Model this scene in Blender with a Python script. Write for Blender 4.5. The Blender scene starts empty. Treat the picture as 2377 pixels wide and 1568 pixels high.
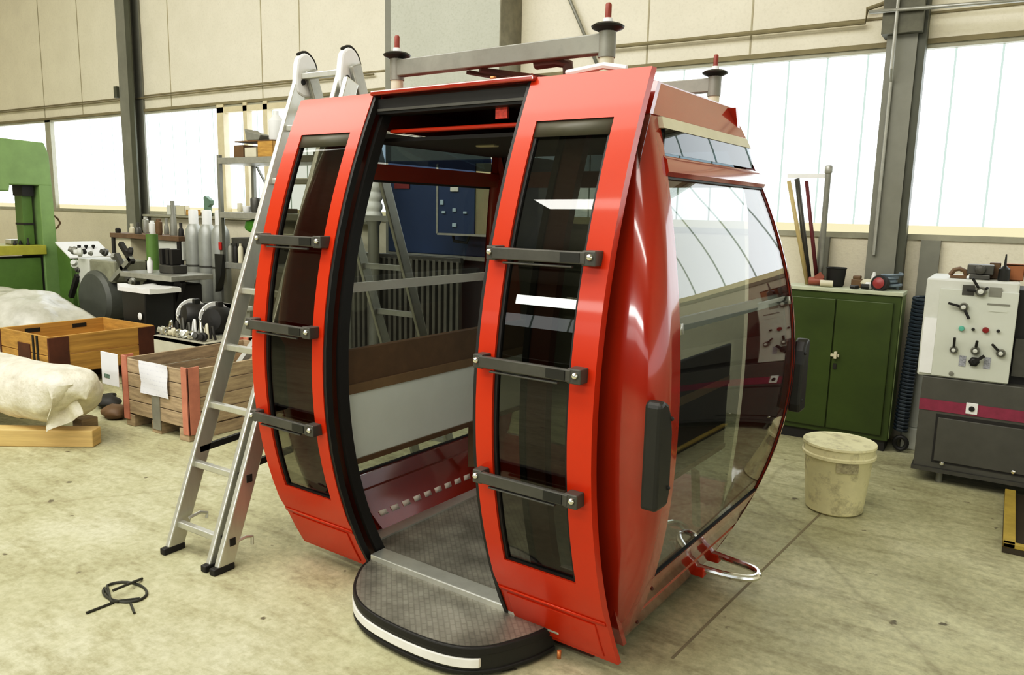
import bpy, math, random
from mathutils import Vector, Matrix, noise
random.seed(7)
SC = bpy.context.scene
COL = SC.collection
PI = math.pi

# ------------------------------------------------------------------ camera solve
F_PX, PCX, PCY, CAM_H = 1791.8, 1188.5, 784.0, 1.65
PITCH, ROLL, YAW = 0.16090, 0.022396, 0.570524
def _rot():
    cp, sp = math.cos(PITCH), math.sin(PITCH)
    B = Matrix(((1,0,0),(0,0,-1),(0,1,0)))
    Pm = Matrix(((1,0,0),(0,cp,sp),(0,-sp,cp)))
    Rz = Matrix(((math.cos(ROLL),-math.sin(ROLL),0),(math.sin(ROLL),math.cos(ROLL),0),(0,0,1)))
    Yw = Matrix(((math.cos(YAW),-math.sin(YAW),0),(math.sin(YAW),math.cos(YAW),0),(0,0,1)))
    return Yw @ Pm @ B @ Rz
CAM_R = _rot()
def ray(x, y): return CAM_R @ Vector(((x-PCX)/F_PX, -(y-PCY)/F_PX, -1.0))
def aty(x, y, Y):
    r = ray(x, y); t = Y/r.y
    return Vector((r.x*t, Y, CAM_H + r.z*t))
def atz(x, y, z=0.0):
    r = ray(x, y); t = (z-CAM_H)/r.z
    return Vector((r.x*t, r.y*t, z))
def rect(x0, y0, x1, y1, Y):
    """X0, X1, z0, z1 of a rectangle standing in the plane Y."""
    xm, ym = (x0+x1)/2, (y0+y1)/2
    return (aty(x0,ym,Y).x, aty(x1,ym,Y).x, aty(xm,y1,Y).z, aty(xm,y0,Y).z)

cam_d = bpy.data.cameras.new('camera'); cam = bpy.data.objects.new('camera', cam_d); COL.objects.link(cam)
cam_d.sensor_fit = 'HORIZONTAL'; cam_d.sensor_width = 36.0; cam_d.lens = F_PX/2377*36.0
cam_d.clip_start = 0.05; cam_d.clip_end = 200
m4 = CAM_R.to_4x4(); m4.translation = Vector((0,0,CAM_H)); cam.matrix_world = m4
SC.camera = cam

# ------------------------------------------------------------------ materials
def lin(c):
    if isinstance(c, str):
        c = tuple(int(c[i:i+2],16)/255 for i in (0,2,4))
        c = tuple(v/12.92 if v <= .04045 else ((v+.055)/1.055)**2.4 for v in c)
    return (c[0], c[1], c[2], 1.0)
MATS = {}
def mat(name, col, rough=.5, metal=0.0, var=.12, scale=6.0, bump=0.0, bscale=40.0, coat=0.0, dirt=None, dscale=3.0, damt=.5, spec=.5, stretch=None):
    """A principled material with noise-driven colour variation, optional dirt patches and bump."""
    if name in MATS: return MATS[name]
    m = bpy.data.materials.new(name); m.use_nodes = True
    nt = m.node_tree; N = nt.nodes; L = nt.links
    bs = N['Principled BSDF']
    bs.inputs['Roughness'].default_value = rough; bs.inputs['Metallic'].default_value = metal
    bs.inputs['Coat Weight'].default_value = coat; bs.inputs['Coat Roughness'].default_value = .06
    bs.inputs['Specular IOR Level'].default_value = spec
    tc = N.new('ShaderNodeTexCoord'); src = tc.outputs['Object']
    if stretch:
        mp = N.new('ShaderNodeMapping'); mp.inputs['Scale'].default_value = stretch; L.new(src, mp.inputs['Vector']); src = mp.outputs['Vector']
    c = lin(col)
    nz = N.new('ShaderNodeTexNoise'); nz.inputs['Scale'].default_value = scale; nz.inputs['Detail'].default_value = 6; nz.inputs['Roughness'].default_value = .65
    L.new(src, nz.inputs['Vector'])
    rp = N.new('ShaderNodeValToRGB')
    rp.color_ramp.elements[0].position = .3; rp.color_ramp.elements[1].position = .7
    rp.color_ramp.elements[0].color = tuple(max(0,v*(1-var)) for v in c[:3])+(1,)
    rp.color_ramp.elements[1].color = tuple(min(1,v*(1+var)) for v in c[:3])+(1,)
    L.new(nz.outputs['Fac'], rp.inputs['Fac'])
    out = rp.outputs['Color']
    if dirt:
        n2 = N.new('ShaderNodeTexNoise'); n2.inputs['Scale'].default_value = dscale; n2.inputs['Detail'].default_value = 8; n2.inputs['Roughness'].default_value = .7
        L.new(src, n2.inputs['Vector'])
        r2 = N.new('ShaderNodeValToRGB'); r2.color_ramp.elements[0].position = .5; r2.color_ramp.elements[1].position = .68
        r2.color_ramp.elements[0].color = (0,0,0,1); r2.color_ramp.elements[1].color = (damt,damt,damt,1)
        L.new(n2.outputs['Fac'], r2.inputs['Fac'])
        mx = N.new('ShaderNodeMix'); mx.data_type = 'RGBA'; L.new(r2.outputs['Color'], mx.inputs['Factor'])
        L.new(out, mx.inputs['A']); mx.inputs['B'].default_value = lin(dirt); out = mx.outputs['Result']
    L.new(out, bs.inputs['Base Color'])
    if bump:
        nb = N.new('ShaderNodeTexNoise'); nb.inputs['Scale'].default_value = bscale; nb.inputs['Detail'].default_value = 5; L.new(src, nb.inputs['Vector'])
        bp = N.new('ShaderNodeBump'); bp.inputs['Strength'].default_value = bump; bp.inputs['Distance'].default_value = .02
        L.new(nb.outputs['Fac'], bp.inputs['Height']); L.new(bp.outputs['Normal'], bs.inputs['Normal'])
    MATS[name] = m; return m

def glass_mat(name, tint, ior=1.5, rough=.0):
    """Thin glazing: tinted see-through plus Fresnel reflection."""
    m = bpy.data.materials.new(name); m.use_nodes = True; nt = m.node_tree; N = nt.nodes; L = nt.links
    N.remove(N['Principled BSDF']); out = N['Material Output']
    t = N.new('ShaderNodeBsdfTransparent'); t.inputs['Color'].default_value = lin(tint)
    g = N.new('ShaderNodeBsdfGlossy'); g.inputs['Roughness'].default_value = rough; g.inputs['Color'].default_value = (1,1,1,1)
    lw = N.new('ShaderNodeLayerWeight'); lw.inputs['Blend'].default_value = .5
    pw = N.new('ShaderNodeMath'); pw.operation = 'POWER'; pw.inputs[1].default_value = 5.0; L.new(lw.outputs['Facing'], pw.inputs[0])
    f0 = ((ior-1)/(ior+1))**2
    fr = N.new('ShaderNodeMath'); fr.operation = 'MULTIPLY_ADD'; fr.inputs[1].default_value = 1-f0; fr.inputs[2].default_value = f0; L.new(pw.outputs[0], fr.inputs[0])
    mx = N.new('ShaderNodeMixShader'); L.new(fr.outputs[0], mx.inputs['Fac']); L.new(t.outputs['BSDF'], mx.inputs[1]); L.new(g.outputs['BSDF'], mx.inputs[2])
    L.new(mx.outputs['Shader'], out.inputs['Surface'])
    return m

M_RED    = mat('red_gloss_paint', (.52,.034,.004), .32, var=.03, coat=.2, spec=.35)
M_REDB   = mat('shaded_body_red', (.31,.021,.005), .20, var=.05, coat=1.0)  # base darkened so the pillars' shade sits in the paint colour
M_RUBBER = mat('black_rubber', (.012,.011,.009), .55, var=.2)
M_BLACK  = mat('black_plastic', (.016,.016,.013), .45, var=.15)
M_DARK   = mat('dark_liner', (.02,.018,.015), .6)
M_DGREY  = mat('dark_grey_metal', (.085,.083,.072), .42, metal=.3, var=.2)
M_ALU    = mat('aluminium', (.62,.62,.56), .38, metal=.75, var=.08, scale=14, stretch=(1,1,.2))
M_ALUD   = mat('aluminium_dull', (.40,.40,.36), .42, metal=.6, var=.12, scale=14)
M_CHROME = mat('chrome', (.8,.8,.76), .12, metal=1.0, var=.03)
M_STEEL  = mat('grey_steel', (.25,.25,.215), .5, metal=.35, var=.2, dirt=(.10,.09,.07), damt=.5)
M_CREAM  = mat('cream_plastic', (.62,.58,.43), .5, var=.08)
M_WHITE  = mat('white_plastic', (.78,.78,.74), .45, var=.05)
M_PALE   = mat('pale_board', (.74,.78,.74), .5, var=.04, scale=3)
M_BROWN  = mat('brown_board', (.145,.085,.04), .55, var=.15, scale=10)
M_WOOD   = mat('golden_timber', (.45,.255,.065), .6, var=.3, scale=5, stretch=(1,.25,6), dirt=(.28,.14,.03), dscale=4)
M_WOODP  = mat('pale_timber', (.60,.42,.18), .6, var=.2, scale=6, stretch=(.3,.3,5))
M_WOODG  = mat('weathered_timber', (.38,.29,.185), .75, var=.3, scale=6, stretch=(1,1,7), dirt=(.16,.11,.07), dscale=5)
M_PINK   = mat('faded_red_steel', (.50,.20,.135), .6, var=.2)
M_MAROON = mat('rust_brown_steel', (.09,.028,.012), .6, var=.3)
M_PAPER  = mat('white_paper', (.80,.80,.80), .7, var=.03)
M_GREEN  = mat('machine_green', (.105,.19,.045), .5, var=.15, scale=3)
M_GREENL = mat('machine_green_light', (.20,.31,.12), .5, var=.12, scale=3)
M_OLIVE  = mat('olive_table', (.36,.34,.05), .5, var=.15)
M_CABG   = mat('cabinet_green', (.046,.072,.011), .45, var=.18, scale=2.5)
M_BLUE   = mat('dark_blue_paint', (.022,.045,.105), .5, var=.12, scale=2)
M_MWHITE = mat('machine_white', (.58,.59,.53), .45, var=.06)
M_MGREY  = mat('machine_grey', (.082,.08,.067), .5, var=.12)
M_MAG    = mat('magenta_stripe', (.24,.035,.07), .5, var=.15, scale=20)
M_CYL    = mat('cylinder_grey', (.36,.37,.34), .4, metal=.3, var=.1)
M_BUCKET = mat('bucket_plastic', (.70,.66,.42), .5, var=.1, scale=5, dirt=(.28,.25,.16), dscale=9, damt=.75)
M_FOIL   = mat('plastic_sheet', (.52,.51,.43), .3, var=.25, scale=5, bump=.6, bscale=9)
M_WRAP   = mat('white_wrapping', (.70,.66,.52), .5, var=.2, scale=7, bump=.7, bscale=16, dirt=(.42,.37,.26), dscale=6, damt=.6)
M_HOSE   = mat('blue_black_hose', (.03,.045,.06), .35, var=.2)
M_REDP   = mat('red_plastic', (.45,.02,.015), .4)
M_STICK  = mat('red_sticker', (.75,.09,.06), .5, var=.3, scale=60)
M_GBAG   = mat('green_bag', (.16,.50,.06), .5, var=.3)
M_COPPER = mat('copper', (.50,.20,.07), .4, metal=.5)
M_TERRA  = mat('terracotta', (.33,.13,.05), .6)
M_YWOOD  = mat('yellow_timber', (.42,.31,.07), .6, var=.2)
G_DOOR = glass_mat('smoked_glass', (.50,.50,.45), 1.5)
G_VENT = glass_mat('dark_vent_glass', (.30,.34,.36), 1.5)
G_BODY = glass_mat('tinted_glass', (.70,.72,.71), 1.48)

# ------------------------------------------------------------------ mesh builder
class MB:
    def __init__(s): s.v = []; s.f = []; s.sm = []
    def add(s, vs, fs, smooth=False):
        o = len(s.v); s.v += [tuple(v) for v in vs]
        for f in fs: s.f.append(tuple(o+i for i in f)); s.sm.append(smooth)
        return s
    def box(s, x0, x1, y0, y1, z0, z1):
        s.add([(x0,y0,z0),(x1,y0,z0),(x1,y1,z0),(x0,y1,z0),(x0,y0,z1),(x1,y0,z1),(x1,y1,z1),(x0,y1,z1)],
              [(0,3,2,1),(4,5,6,7),(0,1,5,4),(1,2,6,5),(2,3,7,6),(3,0,4,7)]); return s
    def bar(s, p, q, w, h, up=(0,0,1)):
        p = Vector(p); q = Vector(q); d = (q-p).normalized(); u = Vector(up)
        a = d.cross(u)
        if a.length < 1e-4: a = d.cross(Vector((1,0,0)))
        a.normalize(); b = a.cross(d).normalized()
        vs = []
        for c in (p, q):
            for i, j in ((-1,-1),(1,-1),(1,1),(-1,1)): vs.append(c + a*(i*w/2) + b*(j*h/2))
        s.add(vs, [(0,1,2,3),(7,6,5,4),(0,4,5,1),(1,5,6,2),(2,6,7,3),(3,7,4,0)]); return s
    def tube(s, pts, r, n=8, closed=False, r2=None):
        pts = [Vector(p) for p in pts]; m = len(pts); vs = []; fs = []
        prev = None
        for i, p in enumerate(pts):
            if closed: d = pts[(i+1) % m]-pts[i-1]
            else: d = pts[min(i+1,m-1)]-pts[max(i-1,0)]
            d.normalize()
            if prev is None:
                a = d.cross(Vector((0,0,1)))
                if a.length < .01: a = d.cross(Vector((1,0,0)))
            else: a = prev - d*prev.dot(d)
            a.normalize(); prev = a; b = d.cross(a)
            rr = r if r2 is None else r+(r2-r)*i/(m-1)
            for k in range(n): t = 2*PI*k/n; vs.append(p + a*(rr*math.cos(t)) + b*(rr*math.sin(t)))
        for i in range(m if closed else m-1):
            j = (i+1) % m
            for k in range(n): fs.append((i*n+k, i*n+(k+1)%n, j*n+(k+1)%n, j*n+k))
        s.add(vs, fs, True)
        if not closed:
            o = len(s.v)-m*n
            s.f.append(tuple(o+k for k in range(n-1,-1,-1))); s.sm.append(False)
            s.f.append(tuple(o+(m-1)*n+k for k in range(n))); s.sm.append(False)
        return s
    def cyl(s, p, q, r, n=16, r2=None): return s.tube([p, q], r, n, r2=r2)
    def lathe(s, prof, c=(0,0,0), n=24, smooth=True, axis=None):
        vs = []; fs = []; c = Vector(c)
        R = Matrix.Identity(3) if axis is None else Vector((0,0,1)).rotation_difference(Vector(axis)).to_matrix()
        for r, z in prof:
            for k in range(n): t = 2*PI*k/n; vs.append(c + R @ Vector((r*math.cos(t), r*math.sin(t), z)))
        for i in range(len(prof)-1):
            for k in range(n): fs.append((i*n+k, i*n+(k+1)%n, (i+1)*n+(k+1)%n, (i+1)*n+k))
        s.add(vs, fs, smooth)
        o = len(s.v)-len(prof)*n
        if prof[0][0] > 1e-6: s.f.append(tuple(o+k for k in range(n-1,-1,-1))); s.sm.append(False)
        if prof[-1][0] > 1e-6: s.f.append(tuple(o+(len(prof)-1)*n+k for k in range(n))); s.sm.append(False)
        return s
    def prism(s, poly, h0, h1, fn=None):
        """Extrude a polygon [(a,b)]; fn(a,b,h)->xyz."""
        fn = fn or (lambda a,b,h: (a,b,h)); n = len(poly)
        vs = [fn(a,b,h0) for a,b in poly]+[fn(a,b,h1) for a,b in poly]
        s.add(vs, [tuple(range(n-1,-1,-1)), tuple(range(n,2*n))]+[(i,(i+1)%n,n+(i+1)%n,n+i) for i in range(n)]); return s
    def shell(s, A, B, fo, fi, hole=None, smooth=True):
        """Curved panel over breakpoints A x B, outer surface fo(a,b), inner fi(a,b), cells where hole(a,b) is true left open."""
        na, nb = len(A), len(B); o = len(s.v)
        s.v += [tuple(fo(a,b)) for a in A for b in B]+[tuple(fi(a,b)) for a in A for b in B]
        I = lambda i,j: o+i*nb+j
        K = na*nb
        solid = lambda i,j: 0 <= i < na-1 and 0 <= j < nb-1 and not (hole and hole((A[i]+A[i+1])/2, (B[j]+B[j+1])/2))
        for i in range(na-1):
            for j in range(nb-1):
                if not solid(i,j): continue
                a,b,c,d = I(i,j),I(i+1,j),I(i+1,j+1),I(i,j+1)
                s.f.append((a,b,c,d)); s.sm.append(smooth); s.f.append((d+K,c+K,b+K,a+K)); s.sm.append(smooth)
                for (di,dj),(p,q) in (((-1,0),(d,a)),((1,0),(b,c)),((0,-1),(a,b)),((0,1),(c,d))):
                    if not solid(i+di,j+dj): s.f.append((q,p,p+K,q+K)); s.sm.append(False)
        return s
    def sphere(s, c, r, n=12, sc=(1,1,1)):
        prof = [(max(1e-5,math.sin(PI*i/n)), -math.cos(PI*i/n)) for i in range(n+1)]
        o = len(s.v); s.lathe(prof, (0,0,0), n*2)
        for i in range(o, len(s.v)): v = s.v[i]; s.v[i] = (c[0]+v[0]*r*sc[0], c[1]+v[1]*r*sc[1], c[2]+v[2]*r*sc[2])
        return s
    def warp(s, fn): s.v = [tuple(fn(Vector(v))) for v in s.v]; return s
    def build(s, name, m, parent=None, bevel=0, loc=None, rz=0, world=False, **props):
        me = bpy.data.meshes.new(name); me.from_pydata(s.v, [], s.f); me.validate()
        me.polygons.foreach_set('use_smooth', s.sm[:len(me.polygons)] if len(s.sm) >= len(me.polygons) else [False]*len(me.polygons))
        me.materials.append(m); me.update()
        import bmesh
        bm = bmesh.new(); bm.from_mesh(me); bmesh.ops.recalc_face_normals(bm, faces=bm.faces)
        for e in bm.edges:
            if len(e.link_faces) == 2 and e.calc_face_angle(0) > .6: e.smooth = False
        bm.to_mesh(me); bm.free()
        o = bpy.data.objects.new(name, me); COL.objects.link(o)
        if bevel:
            b = o.modifiers.new('edge', 'BEVEL'); b.width = bevel; b.segments = 2; b.limit_method = 'ANGLE'; b.angle_limit = .7
        if parent:
            o.parent = parent
            if world: o.matrix_parent_inverse = Matrix.Translation(-parent.location)
        if loc: o.location = loc
        if rz: o.rotation_euler[2] = rz
        for k, v in props.items(): o[k] = v
        return o
def empty(name, loc=(0,0,0), rz=0, **props):
    o = bpy.data.objects.new(name, None); COL.objects.link(o); o.location = loc; o.rotation_euler[2] = rz; o.empty_display_size = .1
    for k, v in props.items(): o[k] = v
    return o
def tag(o, label, category, group=None):
    o['label'] = label; o['category'] = category
    if group: o['group'] = group
    return o
def thing(name, loc, label, category, group=None, rz=0): return tag(empty(name, loc, rz), label, category, group)
def copy_tree(o, parent=None):
    c = o.copy(); COL.objects.link(c); c.parent = parent
    for ch in list(o.children): copy_tree(ch, c)
    return c
def smooth(P, k=5, closed=False):
    """Catmull-Rom points through P."""
    P = [tuple(p) for p in P]; n = len(P); out = []
    for i in range(n if closed else n-1):
        g = (lambda j: P[j % n]) if closed else (lambda j: P[min(max(j,0),n-1)])
        a, b, c, d = g(i-1), g(i), g(i+1), g(i+2)
        for q in range(k):
            t = q/k
            out.append(tuple(.5*(2*b[m]+(c[m]-a[m])*t+(2*a[m]-5*b[m]+4*c[m]-d[m])*t*t+(3*b[m]-a[m]-3*c[m]+d[m])*t**3) for m in range(len(b))))
    if not closed: out.append(P[-1])
    return out
def fr(a, b, n): return [a+(b-a)*i/n for i in range(n+1)]

# ================================================================== THE SETTING
WY = 6.40                      # inner face of the long back wall
ZS, ZL, ZJ = 1.535, 2.895, 3.10  # window sill, lintel underside, panel joint
XL, XR, YF, ZC = -15.0, 5.5, -12.0, 6.2
def structure(o): o['kind'] = 'structure'; return o

def floor_mat():
    m = bpy.data.materials.new('concrete_floor'); m.use_nodes = True; nt = m.node_tree; N = nt.nodes; L = nt.links; bs = N['Principled BSDF']
    tc = N.new('ShaderNodeTexCoord')
    def noise_(scale, detail, rough=.65, vec=None):
        n = N.new('ShaderNodeTexNoise'); n.inputs['Scale'].default_value = scale; n.inputs['Detail'].default_value = detail; n.inputs['Roughness'].default_value = rough
        L.new(vec or tc.outputs['Object'], n.inputs['Vector']); return n
    def ramp(n, stops):
        r = N.new('ShaderNodeValToRGB'); e = r.color_ramp.elements
        while len(e) < len(stops): e.new(.5)
        for el, (p, c) in zip(e, stops): el.position = p; el.color = c
        L.new(n, r.inputs['Fac']); return r
    def mix(f, a, b, mode='MIX'):
        x = N.new('ShaderNodeMix'); x.data_type = 'RGBA'; x.blend_type = mode
        if isinstance(f, float): x.inputs['Factor'].default_value = f
        else: L.new(f, x.inputs['Factor'])
        for k, s_ in (('A', a), ('B', b)):
            if isinstance(s_, tuple): x.inputs[k].default_value = s_
            else: L.new(s_, x.inputs[k])
        return x.outputs['Result']
    base = ramp(noise_(1.1, 8).outputs['Fac'], [(.28,lin((.33,.315,.19))), (.5,lin((.47,.455,.295))), (.72,lin((.57,.555,.385)))]).outputs['Color']
    # streaks of wear
    mp = N.new('ShaderNodeMapping'); mp.inputs['Rotation'].default_value = (0,0,.35); mp.inputs['Scale'].default_value = (1,3.2,1); L.new(tc.outputs['Object'], mp.inputs['Vector'])
    st = ramp(noise_(2.2, 9, .72, mp.outputs['Vector']).outputs['Fac'], [(.48,(0,0,0,1)), (.68,(1,1,1,1))]).outputs['Color']
    base = mix(st, base, mix(.6, base, lin((.20,.175,.10))))
    g = ramp(noise_(26, 6, .7).outputs['Fac'], [(.35,(.60,.60,.57,1)), (.62,(1.14,1.14,1.12,1))]).outputs['Color']
    base = mix(.55, base, g, 'MULTIPLY')
    sp = ramp(noise_(9, 3, .5).outputs['Fac'], [(.70,(0,0,0,1)), (.74,(1,1,1,1))]).outputs['Color']
    base = mix(sp, base, lin((.13,.115,.075)))
    # hairline cracks
    vo = N.new('ShaderNodeTexVoronoi'); vo.feature = 'DISTANCE_TO_EDGE'; vo.inputs['Scale'].default_value = .33
    wv = N.new('ShaderNodeMix'); wv.data_type = 'VECTOR'; wv.inputs['Factor'].default_value = .12
    L.new(tc.outputs['Object'], wv.inputs['A']); L.new(noise_(1.7, 5).outputs['Color'], wv.inputs['B']); L.new(wv.outputs['Result'], vo.inputs['Vector'])
    cr = ramp(vo.outputs['Distance'], [(.0,(1,1,1,1)), (.006,(0,0,0,1))]).outputs['Color']
    base = mix(mix(.35, (0,0,0,1), cr), base, lin((.19,.165,.10)))
    L.new(base, bs.inputs['Base Color'])
    rr = ramp(noise_(3, 6).outputs['Fac'], [(.3,(.42,.42,.42,1)), (.7,(.72,.72,.72,1))]); L.new(rr.outputs['Color'], bs.inputs['Roughness'])
    bs.inputs['Specular IOR Level'].default_value = .35
    bp = N.new('ShaderNodeBump'); bp.inputs['Strength'].default_value = .12; bp.inputs['Distance'].default_value = .02
    L.new(noise_(30, 6, .7).outputs['Fac'], bp.inputs['Height']); L.new(bp.outputs['Normal'], bs.inputs['Normal'])
    return m

def panel_wall_mat(name, col, dark=.82):
    m = mat(name, col, .8, var=.05, scale=2.2, bump=.12, bscale=55, dirt=tuple(c*dark for c in col), dscale=38, damt=.45, spec=.2)
    return m
M_WALL = panel_wall_mat('painted_concrete_wall', (.74,.69,.55))
M_WALLG = panel_wall_mat('grey_concrete_panel', (.46,.47,.40), .7)
M_WALLD = mat('shaded_concrete', (.22,.205,.15), .8, var=.2, scale=8)
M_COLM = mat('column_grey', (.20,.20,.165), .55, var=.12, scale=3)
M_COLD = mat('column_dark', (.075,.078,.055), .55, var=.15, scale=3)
M_JOINT = mat('panel_joint', (.22,.19,.11), .8)
M_FRAME = mat('window_frame_metal', (.34,.33,.25), .6)
M_FRAMEY = mat('window_frame_timber', (.62,.54,.36), .6)

structure(MB().box(XL, XR, YF, WY+.3, -.12, 0).build('floor', floor_mat()))
structure(MB().box(XL, XR, YF, WY+.3, ZC, ZC+.15).build('ceiling', mat('roof_deck', (.55,.53,.46), .8)))
structure(MB().box(XL, XR, WY, WY+.3, 0, ZS).box(XL, XR, WY, WY+.3, ZL, ZC).build('wall_back', M_WALL))
structure(MB().box(XL-.2, XL, YF, WY+.3, 0, ZC).build('wall_left', M_WALL))
structure(MB().box(XR, XR+.2, YF, WY+.3, 0, 1.4).box(XR, XR+.2, YF, WY+.3, 2.9, ZC).build('wall_right', M_WALL))
structure(MB().box(XL, XR, YF-.2, YF, 0, 3.0).box(XL, XR, YF-.2, YF, 3.9, ZC).build('wall_front', mat('dark_far_wall', (.10,.095,.08), .8)))

def pane_mat(name, pitch, horiz, strength=3.0, off=0.0):
    """Translucent daylight channels: bright panels with greenish joints and a yellow foot."""
    m = bpy.data.materials.new(name); m.use_nodes = True; nt = m.node_tree; N = nt.nodes; L = nt.links
    N.remove(N['Principled BSDF']); tc = N.new('ShaderNodeTexCoord'); sx = N.new('ShaderNodeSeparateXYZ'); L.new(tc.outputs['Object'], sx.inputs['Vector'])
    def math_(op, a, b=None):
        n = N.new('ShaderNodeMath'); n.operation = op
        for i, s_ in enumerate((a, b)):
            if s_ is None: continue
            if isinstance(s_, (int, float)): n.inputs[i].default_value = s_
            else: L.new(s_, n.inputs[i])
        return n.outputs[0]
    q = math_('FRACT', math_('DIVIDE', math_('ADD', sx.outputs[horiz], 100+off), pitch))
    line = math_('LESS_THAN', math_('ABSOLUTE', math_('SUBTRACT', q, .5)), .026)
    foot = math_('LESS_THAN', sx.outputs['Z'], ZS+.085)
    c1 = N.new('ShaderNodeMix'); c1.data_type = 'RGBA'; L.new(line, c1.inputs['Factor']); c1.inputs['A'].default_value = (.93,.98,1,1); c1.inputs['B'].default_value = (.215,.27,.24,1)
    c2 = N.new('ShaderNodeMix'); c2.data_type = 'RGBA'; L.new(foot, c2.inputs['Factor']); L.new(c1.outputs['Result'], c2.inputs['A']); c2.inputs['B'].default_value = (.325,.29,.17,1)
    e = N.new('ShaderNodeEmission'); e.inputs['Strength'].default_value = strength; L.new(c2.outputs['Result'], e.inputs['Color'])
    L.new(e.outputs['Emission'], N['Material Output'].inputs['Surface']); return m
PITCHW = .285
M_PANE = pane_mat('daylight_channels', PITCHW, 'X', off=.09)
M_PANEF = pane_mat('daylight_channels_front', 1.2, 'X', 2.4)
M_PANER = pane_mat('daylight_channels_side', 1.2, 'Y', 2.0)

def window(n, x0, x1, mull=()):
    w = structure(MB().box(x0, x1, WY+.05, WY+.07, ZS, ZL).build('window_%d' % n, M_PANE))
    f = MB().box(x0, x1, WY-.015, WY+.06, ZS-.02, ZS+.022).box(x0, x1, WY-.01, WY+.06, ZL-.035, ZL)
    for a, b in mull: f.box(a, b, WY-.01, WY+.06, ZS, ZL)
    f.build('window_frame', M_FRAME, w)
    return w
CLX0, CLX1 = -10.71, -10.38          # left steel column
CRX0, CRX1 = -.93, -.73              # right steel column
mx = lambda px: aty(px, 380, WY).x
window(1, XL, CLX0+.1, ((mx(112), mx(124)),))
w2 = window(2, CLX1-.1, -5.6)
yf = MB()
for a, b in ((512,527),(572,581),(618,628)): yf.box(mx(a), mx(b), WY-.03, WY+.06, ZS, ZL)
yf.box(mx(512), mx(700), WY-.03, WY+.06, ZL-.1, ZL-.035)
yf.build('sash_frame', M_FRAMEY, w2)
window(3, -4.0, CRX0+.08)
window(4, CRX1-.08, XR)
structure(MB().box(XL, XR, YF-.1, YF-.06, 3.0, 3.9).build('window_5', M_PANEF))
structure(MB().box(XR+.06, XR+.1, YF, WY, 1.4, 2.9).build('window_6', M_PANER))

structure(MB().box(CLX1, -5.9, WY-.12, WY+.01, ZS-.05, ZS-.022).build('sill_trim', M_FRAME))
# drip edge and panel joints
structure(MB().box(XL, XR, WY-.025, WY+.02, ZL-.005, ZL+.03).build('trim_1', M_JOINT))
structure(MB().box(XL, XR, WY-.012, WY+.01, ZJ-.008, ZJ+.008).build('trim_2', M_JOINT))
for k, px in enumerate((90, 180, 606, 695, 390, 1505, 1745)):
    x = aty(px, 60, WY).x
    structure(MB().box(x-.006, x+.006, WY-.006, WY+.01, ZL+.03 if k < 5 else ZL+.03, ZC).build('trim_%d' % (3+k), mat('panel_joint_soft', (.40,.365,.26), .8)))

# steel H columns standing in front of the wall
def column(name, x0, x1, m1, m2):
    c = MB().box(x0, x1, WY-.16, WY-.145, 0, ZC).box((x0+x1)/2-.012, (x0+x1)/2+.012, WY-.145, WY-.02, 0, ZC)
    c.box(x0, x1, WY-.03, WY-.005, 0, ZC)
    o = structure(c.build(name, m1)); return o
kL, kR = (WY-.16)/WY, (WY-.16)/WY
col_l = column('pillar_left', CLX0*kL, CLX1*kL, M_COLM, M_COLD)
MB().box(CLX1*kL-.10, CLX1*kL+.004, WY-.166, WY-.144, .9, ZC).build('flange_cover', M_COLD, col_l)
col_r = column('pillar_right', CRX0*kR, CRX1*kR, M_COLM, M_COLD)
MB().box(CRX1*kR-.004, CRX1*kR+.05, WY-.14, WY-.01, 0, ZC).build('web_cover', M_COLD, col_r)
hx0, hx1, hz0, hz1 = rect(2050, -20, 2145, 75, WY-.22)
MB().box(hx0, hx1, WY-.22, WY-.02, hz0, hz1+.3).build('haunch', mat('haunch_concrete', (.12,.118,.088), .7, var=.25, scale=8), col_r)
# broad concrete pier behind the cabin
px0, px1 = aty(907,50,WY-.35).x, aty(1160,50,WY-.35).x
pier = structure(MB().box(px0, px1, WY-.35, WY+.02, 0, ZC).build('pillar_middle', M_WALLG))
MB().box(px1, px1+.012, WY-.35, WY, 0, ZC).build('shaded_side', M_WALLD, pier)  # thin dark sheet puts shade into the pier's right face
MB().box(px0-.12, px0, WY-.3, WY, 0, ZC).build('steel_channel', M_COLM, pier)
# dark pilasters below the sill at the right
for px_0, px_1, y0, k in ((2132, 2178, 556, 0), (1895, 1920, 545, 1)):
    a, b = aty(px_0, 620, WY-.04).x, aty(px_1, 620, WY-.04).x
    structure(MB().box(a, b, WY-.05, WY+.01, 0, ZS-.02).build('pilaster_trim_%d' % (1+k), M_COLM))
# floor joint strip running away to the right
a, b = atz(1560, 1530), atz(2010, 1090)
structure(MB().bar((a.x,a.y,.0005), (b.x,b.y,.0005), .012, .002).build('floor_joint_trim', mat('joint_filler', (.24,.21,.13), .9)))

# ================================================================== THE GONDOLA CABIN
CAB = atz(1420, 1560, .06)
cabin = thing('gondola_cabin', (CAB.x, CAB.y, .06), 'red barrel-shaped ski lift gondola cabin with its two doors slid open, roof frame on top', 'gondola', rz=-0.046136)
PA = (-.032, .353, -.568, .037)
def vp(z): return ((PA[0]*z+PA[1])*z+PA[2])*z+PA[3]
def bb(z): return -vp(z)
UC = -.72                        # mid plane
UE = lambda z: -.03+bb(z)        # right end skin
UL = lambda z: -1.41-bb(z)       # left end skin
VF = lambda z: vp(z)+.10         # front skin
VR = lambda z: 1.2+bb(z)         # rear skin
mirror = lambda u: 2*UC-u
ZT = 2.06
def zz(a, b, n=14): return fr(a, b, n)

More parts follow.
